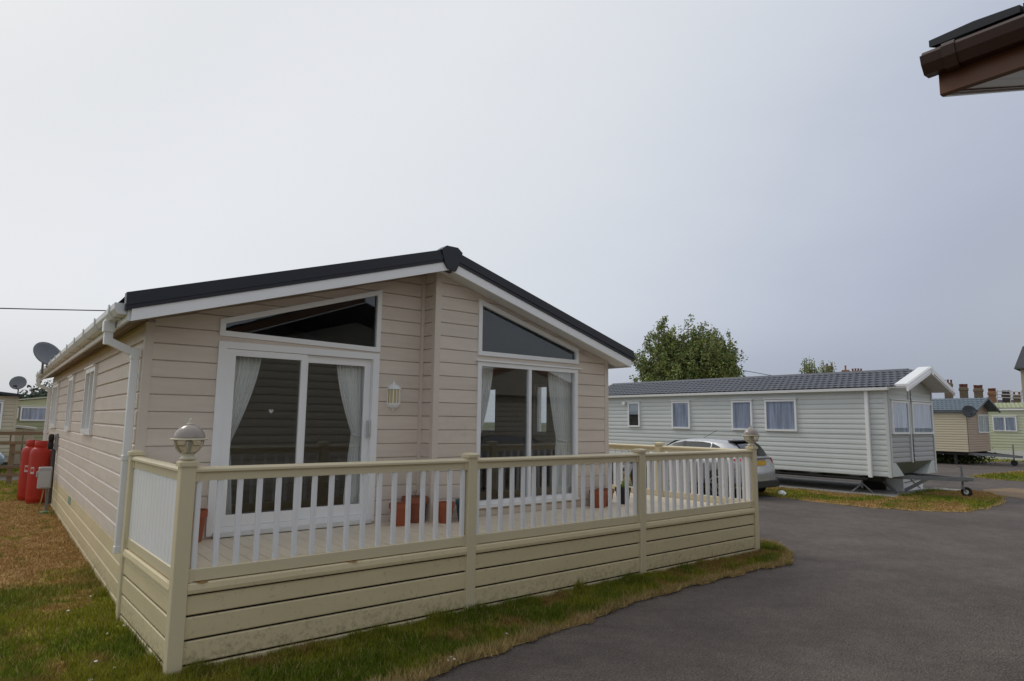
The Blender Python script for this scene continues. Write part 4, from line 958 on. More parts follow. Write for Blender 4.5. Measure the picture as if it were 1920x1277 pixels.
# front wall with bow
lap(PFR, None, .04, 1.50, 1.58+.02, 2.98, .135, M_GREYS, 'front_siding', gc); lap(PFR, None, 1.62, GW-.04, 1.6, 2.98, .135, M_GREYS, 'front_siding', gc)
B().prism([(0.1, 2.9), (GW-.1, 2.9), (GRX, GRZ-.08)], PFR, 0, .012).build('gable_panel', M_GREYS, gc)
for k in range(3):
    zz = 2.98+k*.135; hw = (GRZ-.1-zz)/.36
    B().prism([(GRX-hw, zz), (GRX+hw, zz), (GRX+hw-.25, zz+.11), (GRX-hw+.25, zz+.11)], PFR, .012, .026).build('gable_board', M_GREYS, gc)
lap(PFR, None, .12, 1.50, .86, 1.58, .135, M_GREYD, 'front_panel', gc); lap(PFR, None, 1.62, GW-.12, .86, 1.58, .135, M_GREYD, 'front_panel', gc)
cwindow(PFR, .16, 1.28, 1.62, 2.52, gc, 'net'); cwindow(PFR, 1.52, 3.04, 1.62, 2.52, gc, 'net')
B().cbox(1.36, 1.45, GY0-.05, GY0, .84, 3.1, .008).build('mullion_trim', M_GREYS, gc)
B().cbox(.03, .10, GY0-.035, GY0, .55, 2.92, .006).build('corner_trim', M_GREYS, gc)
B().cbox(GW-.1, GW-.03, GY0-.035, GY0, .55, 2.92, .006).build('corner_trim', M_GREYS, gc)
B().loft([[(.35, GY0-.03, .86), (GW-.35, GY0-.03, .86), (GW-.35, GY0+.02, .86), (.35, GY0+.02, .86)], [(.85, GY0+.33, .50), (GW-.75, GY0+.33, .50), (GW-.75, GY0+.36, .50), (.85, GY0+.36, .50)]], caps=True).build('underside_panel', mat('underside_shade', (.17, .18, .125), .6), gc)  # shade on this downward-facing panel is put into its darker colour
B().prism([(.03, GZ0), (.85, GZ0), (.35, .86), (.03, .86)], PFR, -.36, .006).build('front_corner_panel', M_GREYS, gc)
B().prism([(GW-.75, GZ0), (GW-.03, GZ0), (GW-.03, .86), (GW-.35, .86)], PFR, -.36, .006).build('front_corner_panel', M_GREYS, gc)
# white gable canopy
for sg in (-1, 1):
    X = lambda u: GRX+sg*u
    hi = GRX+.12
    for nm, y0, y1, o0, o1 in (('barge_board', -.38, -.34, -.13, .05), ('barge_board', -.345, -.06, .012, .07)):
        q = [(X(0), GRZ+o0), (X(hi), GRZ-rs*hi+o0), (X(hi), GRZ-rs*hi+o1), (X(0), GRZ+o1)]
        B().prism(q, lambda u, z, w: (u, w, z), y0, y1).build(nm, M_WHITE, gc)
    q = [(X(0), GRZ-.09), (X(hi), GRZ-rs*hi-.09), (X(hi), GRZ-rs*hi-.03), (X(0), GRZ-.03)]
    B().prism(q, lambda u, z, w: (u, w, z), -.40, -.3805).build('barge_trim', M_WHITE, gc)
    q = [(X(0), GRZ-.03), (X(hi), GRZ-rs*hi-.03), (X(hi), GRZ-rs*hi), (X(0), GRZ)]
    B().prism(q, lambda u, z, w: (u, w, z), -.34, GY0).build('soffit', M_WHITED, gc)
B().cbox(GRX-.05, GRX+.05, -.415, -.402, GRZ-.18, GRZ+.06, .004).build('ridge_cover', M_WHITE, gc)
# chassis, legs, drawbar
ch = B()
for x in (.35, GW-.35): ch.box(x-.04, x+.04, GY0+.3, GY1-.3, .34, .46)
for k in range(9): ch.box(.1, GW-.1, .9+k*1.2, .98+k*1.2, .36, .49)
ch.box(-.005, .03, .8, 9.8, .40, .43)
for k in range(8): ch.beam((.02, 1.0+k*1.15, .42), (.05, 1.5+k*1.15, .50), .03, .04)
ch.build('chassis', M_CHAS, gc)
for y in (5.4, 6.3):
    for x in (.28, GW-.28): B().lathe([(.12, -.09), (.3, -.09), (.32, -.06), (.32, .06), (.3, .09), (.12, .09)], (x, y, .32), 20, axis='x').build('wheel', M_TYRE, gc)
def axle_stand(x, y, hgt):
    s_ = B()
    for k in range(3):
        a = 2*PI*k/3+.4; s_.beam((x, y, hgt*.75), (x+.30*math.cos(a), y+.30*math.sin(a), .03), .03, .03)
    s_.tube([(x, y, .15), (x, y, hgt)], .025); s_.build('axle_stand', M_GALV, gc)
axle_stand(.25, 1.05, .36); axle_stand(.3, 7.6, .36); axle_stand(GW-.3, 1.05, .36)
B().box(1.35, 2.45, .9, 1.5, .02, .42).build('concrete_block', M_CHAS, gc)
db = B(); hitch = (1.55, -1.05, .46)
db.beam((.75, GY0+.5, .45), hitch, .07, .10); db.beam((GW-.75, GY0+.5, .45), hitch, .07, .10); db.cbox(1.47, 1.63, -1.2, -.8, .43, .53, .01)
db.build('drawbar', M_GALV, gc)
jw = B().tube([(1.62, -.92, .20), (1.62, -.92, .80)], .028); jw.box(1.58, 1.66, -.97, -.87, .42, .55); jw.tube([(1.62, -.92, .80), (1.62, -.80, .80)], .012); jw.beam((1.62, -.92, .24), (1.66, -.97, .12), .07, .03)
jw = jw.build('jockey_stand', M_GALV, gc)
B().lathe([(.03, -.03), (.12, -.035), (.13, -.02), (.13, .02), (.12, .035), (.03, .03)], (1.68, -.98, .13), 20, axis='x').build('jockey_wheel', M_TYRE, gc)
B().lathe([(.06, -.038), (.06, .038)], (1.68, -.98, .13), 14, axis='x').build('wheel_hub', M_WHITED, gc)
B().beam((.75, .35, .03), (1.05, 1.0, .46), .055, .08).beam((1.95, -.1, .46), (1.5, .45, .05), .055, .08).beam((1.42, -.02, .05), (1.42, -.02, .45), .09, .10).build('prop_leg', M_GALV, gc)
sb = thing('storage_box', 'low white box on the slab under the front of the grey caravan', 'box', (19.6, .75, .02))
B().cbox(-.65, .75, -.3, .4, 0, .40, .01).build('body', M_WHITE, sb)
B().cbox(-.66, .76, -.31, .41, .36, .42, .008).build('lid', M_WHITED, sb)
B().beam((-.6, -.315, .25), (.7, -.315, .30), .02, .025, (0, 1, 0)).beam((-.2, -.316, .34), (.5, -.316, .04), .02, .02, (0, 1, 0)).build('strap', M_GALV, sb)
B().box(20.4, 21.0, -.35, .3, -.02, .045).build('step_slab', mat('pale_slab', (.42, .41, .38), .85), kind='structure')

def simple_caravan(name, label, loc, rz, L_, W_, z0, ze, zr, siding, roofm, endm, trimm, wins_side, wins_end, cap=True, tiles=(40, 5), drawbar=True, oh=.3, rowp=.12):
    """long side along +y on x = 0, end wall on y = 0"""
    t = thing(name, label, 'static caravan', loc, rz, 'static caravans on the park')
    PS_ = lambda u, z, w: (-w, u, z); PE_ = lambda u, z, w: (u, -w, z)
    B().box(.02, W_-.02, .02, L_, z0, ze).prism([(.02, ze), (W_-.02, ze), (W_/2, zr-.05)], lambda u, z, w: (u, w, z), .02, L_).build('body', siding, t)
    lap(PS_, None, 0, L_, z0, ze, rowp, siding, 'side_siding', t); lap(PE_, None, .02, W_-.02, z0, ze, rowp, endm, 'end_siding', t)
    B().prism([(0, ze), (W_, ze), (W_/2, zr-.03)], PE_, 0, .02).build('gable_panel', endm, t)
    s_ = (zr-ze)/(W_/2)
    tileroof(lambda u, v, h: (-.1+(W_/2+.1)*v, -oh+(L_+oh)*u, ze-.1*s_+(zr-ze+.1*s_)*v+h), *tiles, roofm, 'roof', t)
    B().add([(W_/2, -oh, zr), (W_/2, L_, zr), (W_+.1, L_, ze-.1*s_), (W_+.1, -oh, ze-.1*s_)], [(0, 1, 2, 3)]).build('roof', roofm, t)
    for sg in (-1, 1):
        q = [(W_/2, zr-.06), (W_/2+sg*(W_/2+.12), ze-.1*s_-.06), (W_/2+sg*(W_/2+.12), ze-.1*s_+.04), (W_/2, zr+.04)]
        B().prism(q, lambda u, z, w: (u, w, z), -oh-.02, -oh+.05).build('barge_board', trimm, t)
    B().box(-.12, -.02, -oh, L_, ze-.14, ze-.05).build('gutter', trimm, t)
    for w in wins_side: cwindow(PS_, *w[:4], t, 'net', *(w[4:]))
    for w in wins_end: cwindow(PE_, *w[:4], t, 'net', *(w[4:]))
    c = B().box(.2, .3, .1, L_, z0-.15, z0-.001)
    c.box(W_-.3, W_-.2, .1, L_, z0-.15, z0-.001)
    for y in (.6, 2.2, 4): c.box(.2, .32, y, y+.1, 0, z0-.14); 
    c.build('chassis', M_CHAS, t)
    if drawbar:
        d = B(); hb = (W_/2, -1.5, z0-.18); d.beam((.5, .3, z0-.08), hb, .08, .12); d.beam((W_-.5, .3, z0-.08), hb, .08, .12); d.cbox(W_/2-.08, W_/2+.08, -1.7, -1.3, z0-.24, z0-.13, .01); d.tube([(W_/2, -1.35, .12), (W_/2, -1.35, z0+.4)], .03)
        d.build('drawbar', M_GALV, t); B().lathe([(.03, -.04), (.14, -.04), (.14, .04), (.03, .04)], (W_/2, -1.35, .14), 16, axis='x').build('jockey_wheel', M_TYRE, t)
    return t
cx = 36.0
pa = atX(1817, 848, cx); pe_ = atX(1817, 772, cx); pz = atX(1838, 748, cx+1.4)
pr_ = atY(1858, 845, pa[1])
cw_ = pr_[0]-cx
cc = simple_caravan('static_caravan', 'cream static caravan with blue grey tiled roof beyond the grey caravan', (cx, pa[1], 0), 0, 9.5, cw_, pa[2], pe_[2]+.10, pe_[2]+.10+.62, M_CREAMS, M_TILEB, M_TANS, mat('slate_trim', (.10, .12, .14), .5), [], [(cw_*.45, cw_*.95, 1.55, 2.45, cw_*.68)], tiles=(52, 6), oh=.5)
dc = atX(1787, 772, cx-.2)
dish('satellite_dish', 'dark satellite dish on the wall of the cream static caravan', (cx-.12, dc[1]-.62, dc[2]-.36), math.radians(-60), .30, .36, .3, mat('dish_dark', (.04, .045, .05), .5))
gx = 44.0
ga = atX(1920, 850, gx); gb_ = atX(1890, 768, gx); gr_ = atX(1890, 757, gx+1.6)
u_ = lambda px, py: atX(px, py, gx)[1]
gy0 = ga[1]-3.2
W0, W1, WM = u_(1907, 795)-gy0, u_(1862, 795)-gy0, u_(1885, 795)-gy0
zw0, zw1 = atX(1890, 809, gx)[2], atX(1890, 781, gx)[2]
simple_caravan('static_caravan', 'pale green static caravan with green tiled roof at the right edge', (gx, gy0, 0), 0, 11.5, 3.2, .55, gb_[2]+.1, gr_[2]+.05, M_GREENS, M_TILEG, M_GREENS, M_WHITE, [(W0, W1, zw0, zw1, WM)], [], drawbar=False, tiles=(60, 5), rowp=.16)
skb = B().box(gx-.03, gx-.005, gy0, gy0+11.5, 0, .56).build('skirting_wall', M_WHITED); tag(skb, 'white skirting boards below the pale green static caravan', 'skirting')

# shrubs below the cream caravan
def leaves(name, cen, size, base, parent=None, var=.35, m_=M_LEAF, kind=None, up=.0):
    n = len(cen); a = RNG.normal(size=(n, 3)); a[:, 2] += up; a /= np.linalg.norm(a, axis=1)[:, None]
    b = np.cross(a, RNG.normal(size=(n, 3))); b /= np.linalg.norm(b, axis=1)[:, None]
    s_ = RNG.uniform(.6, 1.3, (n, 1))*size; c1, c2, c3, c4 = cen-a*s_, cen+b*s_*.55, cen+a*s_, cen-b*s_*.55
    v = np.stack([c1, c2, c3, c4], 1).reshape(-1, 3); f = np.arange(4*n).reshape(-1, 4)
    col = np.array(base)[None]*RNG.uniform(1-var, 1+var, (n, 1))*np.stack([RNG.uniform(.8, 1.25, n), np.ones(n), RNG.uniform(.7, 1.2, n)], 1)
    o = np_mesh(name, v, f, np.repeat(col, 4, 0), m_, kind)
    if parent: o.parent = parent
    return o
M_BARK = mat('bark', (.12, .095, .07), .9, .25, 8, (1, 1, .3), .5, 20)
for (px, d_, lb) in ((1772, 40, 'leftmost low dark shrub, just right of the grey caravan'), (1790, 40.5, 'second low dark shrub from the left under the cream caravan'), (1806, 41, 'third low dark shrub from the left under the cream caravan'), (1824, 41.5, 'rightmost low dark shrub, under the cream caravan drawbar')):
    p = at(px, 858, d_); t = thing('low_shrub', lb, 'shrub', (p[0], p[1], 0), 0, 'low shrubs before the cream caravan')
    c = RNG.normal(size=(500, 3))*np.array([.38, .38, .16])+np.array([0, 0, .28]); leaves('foliage', c, .07, (.05, .075, .02), t)
    B().tube([(0, 0, -.05), (.02, 0, .3)], .03).build('stem', M_BARK, t)

# ------------------------------------------------------------------ trees
def tree(name, label, loc, H, limbs, nleaf, lsz, base, clump=.7, trunk=.35, group=None, low=.15, fastigiate=True):
    t = thing(name, label, 'tree', loc, 0, group); b = B(); cen = []
    b.tube([(0, 0, -.3), (.05, .03, H*.25), (-.03, .05, H*.55), (0, 0, H*.8)], [trunk, trunk*.8, trunk*.5, trunk*.15], 9)
    for (x, y, z0, x1, y1, z1, wd) in limbs:
        p0, p1 = np.array((x, y, z0)), np.array((x1, y1, z1)); md = (p0+p1)/2+np.array([(x1-x)*.25, (y1-y)*.25, -.2])
        b.tube([p0, md, p1], [trunk*.35, trunk*.22, .02], 6)
        m_ = max(3, int(np.linalg.norm(p1-p0)*2.2))
        for k in range(m_):
            f_ = (k+.6)/m_; q = (1-f_)**2*p0+2*f_*(1-f_)*md+f_*f_*p1
            sp_ = wd*(1-.72*f_)+.12; up_ = .9 if fastigiate else .5
            for c in range(3):
                o_ = RNG.normal(size=3)*np.array([sp_, sp_, sp_*up_])*.55; cc_ = q+o_
                if c: b.tube([q, cc_], [.025, .008], 4)
                cen.append((cc_, clump*RNG.uniform(.55, 1.1)*(1-.45*f_)))
    w_ = np.array([c[1]**2 for c in cen]); w_ /= w_.sum(); pick = RNG.choice(len(cen), nleaf, p=w_)
    C_ = np.array([c[0] for c in cen])[pick]; R_ = np.array([c[1] for c in cen])[pick]
    d = RNG.normal(size=(nleaf, 3)); d /= np.linalg.norm(d, axis=1)[:, None]; P_ = C_+d*(R_*RNG.random(nleaf)**.5)[:, None]*np.array([.8, .8, 1.15 if fastigiate else .8])
    b.build('trunk', M_BARK, t, smooth=True); leaves('crown', P_, lsz, base, t, .45)
    return t
def poplar(px, py_top, dist, rad, label, nleaf=9000, base=(.24, .285, .10), n=13, seed=0):
    p = at(px, py_top, dist); H = p[2]; rs = random.Random(seed); lb = []
    for k in range(n):
        a = 2*PI*k/n+rs.uniform(-.3, .3); r0 = .12*rad; z0 = H*rs.uniform(.15, .5); r1 = rad*rs.uniform(.35, .95)*(1 if k % 2 else .7); z1 = H*rs.uniform(.70, 1.0)-r1*.40
        lb.append((r0*math.cos(a), r0*math.sin(a), z0, r1*math.cos(a), r1*math.sin(a), max(z1, z0+1), rad*.60))
    lb.append((0, 0, H*.4, rs.uniform(-.2, .2), rs.uniform(-.2, .2), H*.985, rad*.36)); lb.append((0, 0, H*.3, rad*.25, -.2, H*.9, rad*.4)); lb.append((0, 0, H*.3, -rad*.25, .2, H*.87, rad*.4))
    return tree('poplar_tree', label, (p[0], p[1], 0), H, lb, nleaf, .125, base, .95, .32, 'poplars beyond the grey caravan')
poplar(1246, 596, 60, 2.9, 'tallest poplar left of the clump above the grey caravan roof', 30000, seed=1)
poplar(1292, 601, 61.5, 2.8, 'middle poplar of the clump above the grey caravan roof', 27000, seed=2)
poplar(1341, 617, 60.5, 2.8, 'lowest right hand poplar of the clump above the grey caravan roof', 27000, seed=3)
poplar(1516, 669, 85, 1.5, 'small twin tipped poplar showing over the grey caravan ridge', 6000, seed=5)
poplar(1546, 676, 88, 1.3, 'small poplar beside the chimney pots over the grey caravan ridge', 6000, seed=6)
wood = []
for px, py, s_ in ((70, 742, 1.6), (80, 733, 2.2), (92, 727, 2.6), (106, 724, 3), (122, 726, 3), (62, 750, 1.5), (52, 752, 1.2)):
    p = at(px, py, 130)
    c = RNG.normal(size=(700, 3))*np.array([1.0, 1.0, .8])*s_*.6+np.array([p[0], p[1], p[2]-s_*.9]); wood.append(c)
    c2 = RNG.normal(size=(500, 3))*np.array([1.2, 1.2, 1.2])*s_*.6+np.array([p[0], p[1], p[2]-s_*2.4]); wood.append(c2)
tag(leaves('far_trees', np.concatenate(wood), .34, (.11, .13, .10), None, .3, kind='stuff'), 'hazy dark wood on the skyline behind the olive green caravan', 'trees')

# ------------------------------------------------------------------ caravans and car park at the left
lc = atY(35, 742, 20); 
cl = thing('static_caravan', 'cream static caravan with dark roof edge at the left frame edge', 'static caravan', (lc[0], 20, 0), 0, 'static caravans on the park')
PCF = lambda u, z, w: (-u, .0-w, z); PCR = lambda u, z, w: (w, u, z)
B().box(-7, -.03, .03, 6, .5, 2.45).build('body', M_CREAMS, cl)
lap(PCF, None, .08, 7, .5, 2.42, .12, M_CREAMS, 'front_siding', cl); lap(PCR, None, .0, 6, .5, 2.42, .12, M_CREAMS, 'side_siding', cl)
B().cbox(-.08, .015, -.015, .08, .48, 2.45, .004).build('corner_trim', M_CREAMS, cl)
lw = atY(7, 753, 20)[0]-lc[0]
cwindow(PCF, -lw, 1.6, 1.37, 2.27, cl, None, mull=None); B().prism(rect(-lw, 1.6, 1.80, 1.86), PCF, .01, .06).build('transom', M_WHITE, cl)
B().prism(rect(-lw, 1.6, 1.4, 2.2), PCF, -.02, .002).build('dark_room', M_BLACK, cl)
B().prism([(.12, 2.44), (-7, 3.2), (-7, 3.3), (.14, 2.52)], lambda u, z, w: (u, w, z), -.25, 6).build('roof', mat('dark_green_roof', (.025, .035, .04), .6), cl)
B().box(-7, -.02, .0, 6, 2.4, 2.46).build('wall_plate', M_CREAMS, cl)
dd = atY(24, 727, 20.4)
dish('satellite_dish', 'small dark dish on the dark roofed cream caravan at the far left', (dd[0]+.15, 20.3, 2.48), math.radians(-15), .24, .42, .35)
e0, e1 = atY(28, 790, 28), atY(110, 790, 28)
zt = lambda py: atY(62, py, 28)[2]
ol = thing('static_caravan', 'olive green static caravan with wide front window behind the cream one', 'static caravan', (e0[0], 28, 0), 0, 'static caravans on the park')
EW = 2.9; PO = lambda u, z, w: (u, -w, z)
B().box(0, EW, .03, 8, .4, zt(752)).prism([(0, zt(752)), (EW, zt(752)), (EW/2, zt(741))], lambda u, z, w: (u, w, z), .03, 8).build('body', M_OLIVE, ol)
B().prism([(0, zt(764)), (EW, zt(764)), (EW, zt(753)), (EW/2, zt(745)), (0, zt(753))], PO, 0, .03).build('gable_panel', mat('olive_gable', (.49, .49, .29), .55), ol)
B().prism([(-.1, zt(752)), (EW/2, zt(743)), (EW+.1, zt(752)), (EW+.1, zt(750)), (EW/2, zt(740.5)), (-.1, zt(750))], PO, -.05, .12).build('barge_board', mat('cream_barge', (.55, .55, .42), .5), ol)
B().prism([(-.15, zt(751.5)), (EW/2, zt(741.5)), (EW+.15, zt(751.5)), (EW/2, zt(742.5))], lambda u, z, w: (u, w, z), .06, 8).build('roof', M_TILEG, ol)
wu0, wu1 = atY(38, 775, 28)[0]-e0[0], EW-.12
cwindow(PO, wu0, wu1, zt(789), zt(763), ol, 'net', mull=None)
cwindow(PO, .03, wu0-.12, zt(787), zt(763), ol, 'net')
lap(PO, None, 0, EW, .4, zt(790), .16, M_OLIVE, 'front_siding', ol)
sx0, sx1 = atY(22, 815, 24)[0], atY(65, 815, 24)[0]; szt = atY(45, 798, 24)[2]
sh = thing('garden_shed', 'low cream storage shed between the cream and olive green caravans', 'shed', (sx0, 24, 0))
B().box(0, sx1-sx0, 0, 1.6, 0, szt-.12).build('body', M_CREAMS, sh)
B().prism([(-.05, szt-.06), (sx1-sx0+.05, szt-.16), (sx1-sx0+.05, szt-.08), (-.05, szt+.02)], lambda u, z, w: (u, w, z), -.08, 1.7).build('lid', mat('pale_lid', (.62, .60, .52), .5), sh)
B().box((sx1-sx0)/2-.01, (sx1-sx0)/2+.01, -.012, 0, .1, szt-.2).build('door_joint', M_BLACK, sh)

# ------------------------------------------------------------------ houses on the skyline
M_BRICK = mat('chimney_brick', (.22, .175, .125), .9, .22, 1.2, bump=.3, bscale=6)
M_BRICKO = mat('orange_brick', (.33, .18, .10), .85, .18, .8, bump=.3, bscale=5)
M_POTR = mat('chimney_pot', (.20, .075, .05), .85, .2, 3)
M_POTO = mat('orange_pot', (.42, .20, .07), .8, .1, 3)
M_SLATE = mat('slate', (.06, .062, .07), .8, .15, 1.5)
DT = 100.
def stack(px0, px1, py_t, py_b, label, m_=M_BRICK, pots=5, pm=M_POTR, dist=DT, potpx=6, depth=.8):
    a, b_, tz = at(px0, py_t, dist), at(px1, py_t, dist), at((px0+px1)/2, py_t, dist)[2]; bz = at((px0+px1)/2, py_b, dist)[2]-3.0
    pz = tz-(tz-at((px0+px1)/2, py_t+potpx, dist)[2])
    d = (b_-a)[:2]; w = np.hypot(*d); ang = math.atan2(d[1], d[0]); ce = (a+b_)/2
    t = thing('chimney_stack', label, 'chimney', (ce[0], ce[1], bz), ang, 'chimney stacks on the skyline terrace')
    hh = pz-bz; ph = tz-pz
    B().cbox(-w/2+.05, w/2-.05, -depth/2, depth/2, 0, hh-.45, .02).build('stack', m_, t)
    B().cbox(-w/2-.02, w/2+.02, -depth/2-.07, depth/2+.07, hh-.45, hh-.12, .02).cbox(-w/2+.06, w/2-.06, -depth/2+.02, depth/2-.02, hh-.12, hh, .02).build('corbel', m_, t)
    for k in range(pots):
        x = -w/2+.16+(w-.32)*(k/(pots-1) if pots > 1 else .5)
        B().lathe([(.11, hh-.02), (.10, hh+ph*.7), (.125, hh+ph*.75), (.12, hh+ph*random.uniform(.9, 1.05)), (.07, hh+ph*.9)], (x, random.uniform(-.1, .1), 0), 10).build('chimney_pot', pm, t)
    return t
stack(1797, 1815, 720, 747, 'leftmost chimney stack with a row of red pots behind the white gable')
stack(1824, 1843, 722, 747, 'second chimney stack from the left above the tiled cream caravan')
stack(1851, 1868, 728, 752, 'third chimney stack, redder brick, above the cream caravan gable', M_BRICKO, 4)
stack(1877, 1894, 732, 752, 'dark squat chimney stack among scaffold poles', mat('sooty_brick', (.08, .065, .06), .9, .2, 1), 4, mat('dark_pot', (.07, .06, .06), .8))
stack(1898, 1914, 735, 752, 'rightmost small chimney stack beside the tall brick house', M_BRICK, 2)
stack(1577, 1593, 685, 697, 'orange chimney stack with one tall pot over the grey caravan ridge', M_BRICKO, 1, M_POTO, 92, 9)
stack(1596, 1617, 691, 699, 'brown chimney stack with short dark pots over the grey caravan ridge', M_BRICKO, 4, M_POTR, 94, 4)
stack(1548, 1562, 682, 697, 'brown chimney stack half hidden by the small poplar', M_BRICK, 2, M_POTR, 90, 4)
stack(1768, 1786, 712, 735, 'chimney stack mostly hidden by the white gable canopy', M_BRICK, 3, dist=99)
# terrace roof below the stacks
ta, tb_ = at(1560, 745, DT+1), at(1918, 752, DT+1)
d = (tb_-ta)[:2]; tw = float(np.hypot(*d)); tang = math.atan2(d[1], d[0])
te = thing('terraced_houses', 'row of terraced houses with slate roofs behind the caravans', 'terrace', (ta[0], ta[1], 0), tang)
tz = min(ta[2], tb_[2])-.1
B().box(0, tw, .5, 8, 0, tz-1.6).build('wall', M_BRICK, te)
B().prism([(-.3, tz-1.7), (8.3, tz-1.7), (4.2, tz+.4)], lambda u, z, w: (w, u, z), 0, tw).build('roof', M_SLATE, te)
for k in range(1, 9): B().box(k*tw/9-.1, k*tw/9+.1, 1.0, 7.4, tz-1.4, tz-.2).build('party_wall', M_BRICK, te)
for k in range(18): 
    f = B().box(.6+k*tw/18, 1.8+k*tw/18, .42, .5, tz-4.0, tz-2.2).build('window', M_WHITE, te); B().box(.7+k*tw/18, 1.7+k*tw/18, .40, .42, tz-3.9, tz-2.3).build('pane', M_BLACK, f)
sf = thing('scaffold', 'thin pale scaffold rails round the dark chimney stacks', 'scaffold', tuple(at(1870, 752, 98)*np.array([1, 1, 0])), 0)
sc0 = at(1870, 752, 98)
b = B()
for py in (733, 739, 745): b.tube([at(1867, py, 98)-sc0*np.array([1, 1, 0]), at(1920, py+2, 98)-sc0*np.array([1, 1, 0])], .05, 5)
b.build('rail', M_WHITED, sf); b = B()
for px in (1870, 1895, 1915): b.tube([at(px, 731, 98)-sc0*np.array([1, 1, 0]), at(px, 762, 98)-sc0*np.array([1, 1, 0])], .05, 5)
b.build('pole', M_WHITED, sf)
# brick house at the right edge
h0 = at(1915.5, 700, 88); hz, hr = at(1915, 692, 88)[2], at(1915, 645, 88)[2]
hs = thing('brick_house', 'tall orange brick house with steep slate roof at the right edge', 'house', (h0[0], h0[1], 0), -math.atan2(h0[0]-CAM[0], h0[1]-CAM[1])-.12)
B().box(0, 9, 0, 8, 0, hz).build('wall', M_BRICKO, hs)
B().box(-.08, .35, -.06, .3, 0, hz-.02).build('quoin', mat('pale_quoin', (.45, .38, .30), .8), hs)
for z in (hz-2.6, hz-5.2): B().box(-.06, 9, -.05, 0, z, z+.2).build('string_course', M_BRICK, hs)
B().loft([[(-.55, -.6, hz), (9.5, -.6, hz), (9.5, 8.5, hz), (-.55, 8.5, hz)], [(-.5, -.5, hz+.2), (9.4, -.5, hz+.2), (9.4, 8.4, hz+.2), (-.5, 8.4, hz+.2)], [(0.0, 2.5, hr), (7, 2.5, hr), (7, 5.5, hr), (0.0, 5.5, hr)]], caps=True).build('roof', M_SLATE, hs)
for k in range(3):
    f = B().box(1.2+k*2.6, 2.4+k*2.6, -.05, 0, hz-2.2, hz-.5).build('window', M_WHITE, hs); B().box(1.3+k*2.6, 2.3+k*2.6, -.06, -.05, hz-2.1, hz-.6).build('pane', M_BLACK, f)

# ------------------------------------------------------------------ overhead wires
M_WIRE = mat('wire_black', (.02, .02, .02), .7)
a, b_ = at(-40, 579, 25), at(195, 586, 25); a2 = a+(a-b_)*8; b2 = b_+(b_-a)*3
w_ = B().tube([a2+(b2-a2)*k/14+np.array([0, 0, -.25*(1-(k/7-1)**2)+.25]) for k in range(15)], .018, 5).build('overhead_wire', M_WIRE); tag(w_, 'black overhead wire crossing the sky at the left behind the lodge', 'wire')
pts = [at(px, py, 72) for px, py in ((1120, 675), (1185, 680), (1290, 686), (1390, 694), (1440, 703), (1560, 722))]
w_ = B().tube(pts, .03, 5).build('overhead_wire', M_WIRE); tag(w_, 'thin dark overhead wire sagging past the poplars to the grey caravan', 'wire')

# ------------------------------------------------------------------ neighbouring lodge: its eave corner shows at the top right
KN = 1.5
tip = atX(1727, 100, CAM[0]+1.82*KN); nx0 = float(tip[0]); ny0 = float(tip[1]); nz0 = float(tip[2])
nl = thing('neighbour_lodge', 'dark brown eave corner of the neighbouring lodge at the top right', 'lodge', (0, 0, 0))
M_BRN = mat('brown_pvc', (.050, .022, .013), .38, .08, 3, spec=.5)
M_BRNF = mat('brown_fascia', (.13, .050, .018), .40, .10, 3, (1, 1, 8), spec=.4)
M_NTILE = mat('dark_roof_tile', (.035, .036, .04), .8, .2, 6)
M_NSID = mat('neighbour_siding', (.27, .24, .19), .6, .08, 2, (1, 1, 8))
M_NSOF = mat('white_soffit_board', (.60, .59, .56), .5, .08, 3, (1, 10, 1))
NS = .37; NXW, NYW = nx0+.48, ny0-.45
gpf = [(nx0+.085, nz0+.0), (nx0+.085, nz0-.072), (nx0+.034, nz0-.078), (nx0+.008, nz0-.045), (nx0-.002, nz0-.012), (nx0+.010, nz0+.004), (nx0+.016, nz0-.004), (nx0+.016, nz0-.042), (nx0+.040, nz0-.068), (nx0+.077, nz0-.064), (nx0+.077, nz0)]
PY = lambda u, z, w: (u, w, z)
gu = B().prism(gpf, PY, ny0-10, ny0).prism(gpf[:5], PY, ny0, ny0+.006).build('gutter', M_BRN, nl)
for k in range(9):
    y = ny0-.09-k*.62
    B().prism([(nx0-.008, nz0-.010), (nx0+.002, nz0-.048), (nx0+.031, nz0-.085), (nx0+.085, nz0-.079), (nx0+.085, nz0-.073), (nx0+.033, nz0-.0795), (nx0+.007, nz0-.046), (nx0-.003, nz0-.010), (nx0+.009, nz0+.006), (nx0+.006, nz0+.009)], PY, y-.022, y+.022).build('bracket', M_BRN, gu)
B().box(nx0+.087, nx0+.112, ny0-10, ny0-.028, nz0-.155, nz0+.02).box(nx0+.082, nx0+.087, ny0-10, ny0-.031, nz0-.155, nz0-.142).build('fascia', M_BRNF, nl)
zs_ = lambda x, o: nz0+o+(x-nx0-.09)*NS
sl = B()
for k in range(40):
    y1 = ny0-.07-k*.10; q = [(nx0+.112, zs_(nx0+.112, -.150)), (nx0+3.6, zs_(nx0+3.6, -.150)), (nx0+3.6, zs_(nx0+3.6, -.135)), (nx0+.112, zs_(nx0+.112, -.135))]
    if k < 6: B().prism(q, PY, y1-.097, y1).build('soffit_board', M_NSOF, nl)
q = lambda o0, o1, x0=nx0+.112, x1=nx0+3.6: [(x0, zs_(x0, o0)), (x1, zs_(x1, o0)), (x1, zs_(x1, o1)), (x0, zs_(x0, o1))]
B().prism(q(-.165, -.14), PY, ny0-.05, ny0-.030).build('verge_trim', M_WHITED, nl)
B().prism(q(-.157, .03), PY, ny0-.07, ny0-.051).build('barge_board', M_BRNF, nl)
